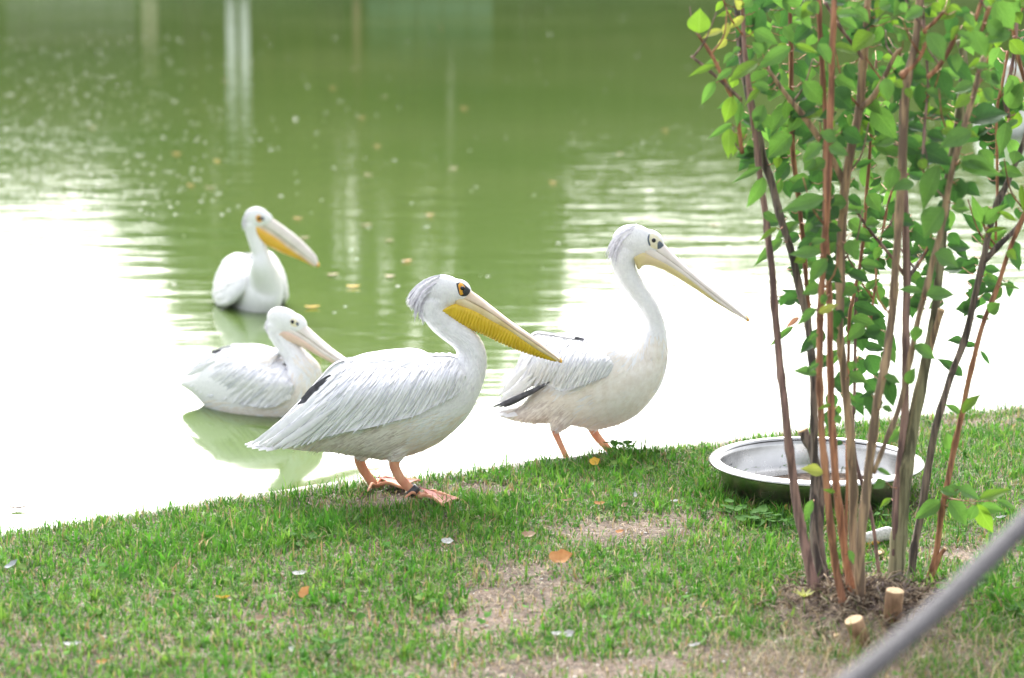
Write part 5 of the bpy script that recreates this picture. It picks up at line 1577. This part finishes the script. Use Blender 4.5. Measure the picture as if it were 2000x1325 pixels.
# the lawn outside the picture, thinner
x = RNG.uniform(-9, 9, 90000); t = RNG.uniform(.02, 11, 90000); y = edge_y(x) - t
m = ~((x > -2.6) & (x < 3.0) & (y > 3.9))
x, y = x[m], y[m]; n = len(x)
col = pal[RNG.integers(0, len(pal), n)] * RNG.uniform(.8, 1.2, (n, 1))
blades(x, y, ground_z(x, y), RNG.uniform(.03, .06, n), RNG.uniform(.004, .007, n), RNG.uniform(0, 6.28, n), np.abs(RNG.normal(.6, .3, n)), col, 'outer_grass', 'green lawn grass around the path')

# pebbles, crumbs and droppings strewn on the worn ground
mb = MB(); cols = []
R = random.Random(77)
for k in range(1500):
    px, py = R.uniform(-50, 2050), R.uniform(900, 1330)
    p = atZ(px, py, 0)
    if p.y > float(edge_y(p.x)) - .03: continue
    b_ = float(blobs(BARE, np.array([p.x]), np.array([p.y]))[0])
    if R.random() > .10 + .6 * b_: continue
    s_ = R.uniform(.0012, .0038)
    a = R.uniform(0, 3.14); u = Vector((math.cos(a), math.sin(a), 0))
    v, f = ellipsoid(p + Vector((0, 0, float(ground_z(np.array(p.x), np.array(p.y))) + s_ * .4)), (u, u.cross(Vector((0, 0, 1))), Vector((0, 0, 1))), (s_ * R.uniform(1, 2), s_, s_ * .6), 6, 4)
    c = R.choice([(.5, .48, .45), (.7, .7, .7), (.3, .25, .2), (.4, .34, .28), (.75, .74, .72), (.2, .15, .1)])
    mb.add(v, f); cols += [c] * len(v)
o = mb.build('ground_crumbs', M['litter']); tag(o, 'small pale crumbs and pebbles strewn over the worn lawn', 'crumbs', kind='stuff')
ca = o.data.color_attributes.new('Col', 'FLOAT_COLOR', 'POINT')
ca.data.foreach_set('color', np.hstack([np.array(cols), np.ones((len(cols), 1))]).ravel())

# ------------------------------------------------------------------ fallen leaves and shed feathers on the lawn
def leaf_shape(c, ln, wd, az, tilt, curl, roll=0.0, lobes=0):
    f_ = Vector((math.cos(az) * math.cos(tilt), math.sin(az) * math.cos(tilt), math.sin(tilt)))
    sd_ = f_.cross(Vector((0, 0, 1))).normalized(); up = sd_.cross(f_)
    sd_, up = sd_ * math.cos(roll) + up * math.sin(roll), up * math.cos(roll) - sd_ * math.sin(roll)
    V, Fc = [], []
    n, mm = 9, 7
    for i in range(n):
        u = i / (n - 1)
        w_ = (math.sin(math.pi * min(1, u * .96 + .03)) ** .7) * (1 - .25 * u)
        if lobes: w_ *= 1 + .16 * math.sin(u * lobes * 6.28)
        for j in range(mm):
            s_ = j / (mm - 1) * 2 - 1
            V.append(c + f_ * (ln * (u - .5)) + sd_ * (wd * .5 * w_ * s_) + up * (curl * ln * ((u - .5) ** 2 * 1.6 + .9 * (s_ * w_ * .5) ** 2) + .02 * ln * math.sin(7 * u + 4 * s_)))
    Fc = [(i * mm + j, i * mm + j + 1, (i + 1) * mm + j + 1, (i + 1) * mm + j) for i in range(n - 1) for j in range(mm - 1)]
    return V, Fc
def ground_leaf(px, py, lnpx, wdpx, az, mk_, label, name='fallen_leaf', cat='leaf', tilt=.1, curl=.5, roll=0, lift=.014, group=None):
    p = atZ(px, py, lift)
    k = pxm(p.y)
    V, Fc = leaf_shape(p + Vector((0, 0, wdpx * k * .4 * math.sin(roll + .25))), lnpx * k * .88, wdpx * k * .9, az, tilt, curl * .8, -roll - .25, 2)
    o = mk(name, V, Fc, M[mk_], origin=p)
    return tag(o, label, cat, group)
ground_leaf(1095, 1099, 54, 40, .1, 'dead_orange', 'large curled orange fallen leaf lying on the worn middle of the lawn', curl=.55, roll=.5, lift=.02)
ground_leaf(593, 1163, 36, 22, .9, 'dead_orange', 'orange fallen leaf standing on edge in the long grass', tilt=.5, curl=.3, roll=.7, lift=.022)
ground_leaf(1161, 908, 26, 22, .4, 'dead_yellow', 'yellow orange fallen leaf beside the grass tuft at the pond edge', tilt=.2, roll=.6, lift=.02)
ground_leaf(1158, 893, 22, 16, 2.2, 'dead_brown', 'small brown fallen leaf beside the grass tuft at the pond edge', tilt=.4, roll=.5, lift=.024)
ground_leaf(200, 1296, 26, 16, .2, 'dead_orange', 'small orange fallen leaf in the thin grass away from the birds', roll=.3)
ground_leaf(1034, 1049, 34, 20, -.3, 'dead_brown', 'beige brown fallen leaf next to the bare patch', roll=.4, lift=.018)
ground_leaf(1172, 986, 26, 12, -.4, 'dead_orange', 'narrow orange fallen leaf in grass between bird and bowl', roll=.3, lift=.02)
ground_leaf(1110, 979, 28, 9, .1, 'dead_brown', 'narrow tan fallen leaf flat on the worn grass', roll=.2, lift=.014)
ground_leaf(1210, 1041, 20, 12, .3, 'dead_orange', 'small rust leaf on the bare brown patch', roll=.3, lift=.012)
ground_leaf(1218, 990, 24, 12, .8, 'dead_brown', 'reddish brown leaf in the grass above the bare patch', roll=.5, lift=.016)
ground_leaf(332, 1158, 28, 10, .1, 'dead_brown', 'flat tan leaf in the short grass beside longer tufts', roll=.2)
ground_leaf(437, 1169, 36, 10, -.2, 'dead_yellow', 'thin yellowish leaf lying in green grass', roll=.2)
ground_leaf(508, 1211, 24, 16, .4, 'dead_brown', 'pinkish beige curled leaf in the lawn', roll=.6, lift=.018)
ground_leaf(1385, 1204, 20, 16, 1.1, 'dead_brown', 'beige curled leaf near the shrub base', roll=.6, lift=.018)
ground_leaf(1535, 994, 16, 12, 1.3, 'dead_orange', 'tiny orange leaf leaning against the bowl', tilt=.8, roll=.4, lift=.02)
def shed(px, py, lnpx, wdpx, az, mk_, label, **kw):
    return ground_leaf(px, py, lnpx, wdpx, az, mk_, label, name='shed_feather', cat='feather', **kw)
shed(143, 1261, 44, 14, -.1, 'white_down', 'white fluffy shed feather lying in thin grass', roll=.2, lift=.016)
shed(876, 1062, 34, 16, -.6, 'white_down', 'white curved shed feather in grass below the front bird', roll=.7, lift=.022)
shed(586, 1123, 34, 15, -.1, 'white_down', 'white shed feather with grey tip in the long grass', roll=.3, lift=.024)
shed(1240, 968, 14, 12, 1.4, 'white_down', 'tiny upright white feather tuft in the grass', tilt=.9, roll=.2, lift=.022)
shed(1110, 1243, 28, 18, .6, 'white_down', 'pale shell like feather on the thin lawn', roll=.6, lift=.016)
shed(1088, 1240, 26, 12, -.3, 'white_down', 'pale flat feather beside the shell like one', roll=.3, lift=.014)
shed(1356, 1262, 34, 9, .3, 'white_down', 'thin white shed feather near the bare earth', roll=.2, lift=.014)
shed(1318, 980, 22, 8, .2, 'white_down', 'thin white shed feather lying left of the bowl', roll=.2, lift=.016)
shed(568, 1272, 20, 14, 1.2, 'white_down', 'small white and brown feather in clover', roll=.6, lift=.018)
shed(22, 1106, 36, 14, .7, 'grey_feather', 'grey green shed feather leaning in the grass', tilt=.4, roll=.3, lift=.024)
shed(1955, 1012, 26, 8, .1, 'white_down', 'thin white feather on the lawn behind the leafy twig', roll=.2, lift=.016)
# pale scrap with an orange underside behind the stems
p = atZ(1712, 1052, .018)
scr = thing('food_scrap', p, 'white oblong scrap with orange underside lying behind the shrub stems', 'scrap')
k = pxm(p.y)
C = [p + Vector((k * a, .01 * a / 30, k * b)) for a, b in ((-34, -4), (-22, 0), (0, 5), (22, 9), (36, 12))]
mk('flesh', *loft(catmull([tuple(c) for c in C], 14), np.interp(np.linspace(0, 1, 14), [0, .3, .8, 1], [.004, .016, .018, .008]), np.interp(np.linspace(0, 1, 14), [0, .3, .8, 1], [.003, .012, .013, .006]), (0, 1, 0), 16), M['white_down'], scr)
C = [p + Vector((k * a, -.012, k * b)) for a, b in ((-30, -9), (-12, -6), (4, -6))]
mk('orange_edge', *loft(catmull([tuple(c) for c in C], 8), [.002, .005, .006, .007, .007, .006, .005, .002], [.002] + [.004] * 6 + [.002], (0, 1, 0), 10), M['nail'], scr)

# ------------------------------------------------------------------ broad-leaved weeds
def weed(px, py, n, size, mk_, label, seed, name='broadleaf_weed'):
    R = random.Random(seed)
    p = atZ(px, py, 0)
    r_ = thing(name, p, label, 'weed', 'weeds in the lawn')
    for k_ in range(n):
        a = 2.399 * k_ + R.uniform(-.3, .3); d = size * R.uniform(.3, 1.0); h = R.uniform(.015, .04)
        c = p + Vector((math.cos(a) * d, math.sin(a) * d, h))
        V, Fc = leaf_shape(c, size * R.uniform(.55, .8), size * R.uniform(.45, .65), a, R.uniform(-.2, .35), .25, R.uniform(-.4, .4))
        o = mk('leaf', V, Fc, M[mk_], r_)
        mk('stalk', *tube([p, p.lerp(c, .5) + Vector((0, 0, .006)), c - Vector((math.cos(a), math.sin(a), 0)) * size * .3], [.001] * 3, 5), M[mk_], r_)
weed(1478, 1030, 16, .055, 'weed', 'broad leaved weed spreading at the foot of the bowl', 1)
weed(1432, 1015, 10, .045, 'weed', 'small broad leaved weed between bowl and bare patch', 2)
weed(1530, 1040, 9, .04, 'weed', 'broad leaved weed under the bowl by the shrub stem', 3)
weed(1712, 1025, 7, .03, 'weed', 'clover tuft growing behind the shrub stems', 4)
weed(640, 1285, 8, .04, 'weed', 'round leaved weed in the thin grass near the path', 5)
weed(585, 1072, 7, .05, 'weed', 'bright pointed dock leaves in the long grass', 6)
weed(1212, 885, 9, .05, 'weed', 'leafy green tuft on the bank lip below the upright pelican', 7)
weed(1600, 1245, 6, .025, 'weed', 'small round leaved weed beside the cut stubs', 8)
weed(60, 1195, 9, .035, 'weed', 'clover patch in the short lawn', 9)
weed(1985, 1215, 7, .04, 'weed', 'broad leaved weed in the grass beyond the rope', 10)
p = atZ(1572, 1215, 0)
sd_ = thing('seedling', p, 'yellow green seedling with starry leaves beside the shrub base', 'seedling')
top = atY(1570, 1166, p.y)
mk('stalk', *tube([p, p.lerp(top, .5), top], [.0015, .0013, .001], 6), M['leaf2'], sd_)
for k_ in range(8):
    a = k_ * .785
    V, Fc = leaf_shape(top + Vector((math.cos(a) * .012, math.sin(a) * .012, .006)), .03, .009, a, .5, .1)
    mk('leaf', V, Fc, M['leaf3'], sd_)

# ------------------------------------------------------------------ leaves, flecks and painted glints on the pond
FL = [(707, 230, 'dead_orange'), (737, 285, 'dead_orange'), (425, 315, 'dead_yellow'), (582, 427, 'dead_orange'), (720, 342, 'dead_brown'), (795, 510, 'dead_orange'), (650, 537, 'dead_brown'), (762, 540, 'dead_brown'),
      (372, 362, 'dead_orange'), (410, 367, 'dead_brown'), (440, 157, 'dead_brown'), (862, 55, 'dead_orange'), (650, 172, 'dead_orange'), (690, 135, 'dead_brown'), (907, 212, 'dead_orange'), (750, 190, 'dead_brown'),
      (715, 440, 'dead_brown'), (595, 465, 'dead_brown'), (1080, 357, 'dead_orange'), (690, 560, 'dead_yellow'), (610, 600, 'dead_yellow'), (1395, 440, 'dead_brown'), (35, 993, 'dead_brown'), (640, 690, 'dead_orange'),
      (580, 675, 'dead_yellow'), (885, 330, 'dead_brown'), (1210, 300, 'dead_brown'), (1300, 255, 'dead_orange'), (760, 470, 'dead_brown'), (840, 420, 'dead_orange'), (345, 300, 'dead_orange'), (180, 250, 'dead_brown')]
word = {'dead_orange': 'orange', 'dead_brown': 'brown', 'dead_yellow': 'yellow'}
for i, (px, py, mk_) in enumerate(FL):
    p = atZ(px, py, WATER_Z + .006)
    if px == 35:
        V, Fc = leaf_shape(p, .05, .028, .1, 0, .3)
        tag(mk('floating_leaf', V, Fc, M['bark_grey'], origin=p), 'dark brown leaf afloat on the bright water close to the lawn', 'leaf')
        continue
    V, Fc = leaf_shape(p, rnd.uniform(.045, .07), rnd.uniform(.03, .045), rnd.uniform(-.5, .5), 0, .25)
    tag(mk('floating_leaf', V, Fc, M[mk_], origin=p), word[mk_] + ' dead leaf afloat on the green pond', 'leaf', word[mk_] + ' leaves afloat on the pond')
mb = MB()
R = random.Random(15)
for k in range(800):
    if k % 4: px, py = abs(R.gauss(0, 260)), R.uniform(60, 420)  # pale flecks added here imitate sky glints off the ripples
    else: px, py = R.uniform(0, 2000), R.uniform(20, 620)
    p = atZ(px, py, WATER_Z + .003)
    s_ = R.uniform(.005, .012) * (1 + p.y / 40)
    a = R.uniform(0, 3.14)
    n = 7
    V = [p + Vector((math.cos(a + q * 6.283 / n) * s_ * R.uniform(.7, 1.3), math.sin(a + q * 6.283 / n) * s_ * R.uniform(.5, .9), R.uniform(-.001, .003))) for q in range(n)]
    mb.add(V, [tuple(range(n))])
o = mb.build('pond_flecks_glints', M['white_down'], smooth=False)
tag(o, 'pale floating debris and painted sky glints on the green water', 'flecks', kind='stuff')
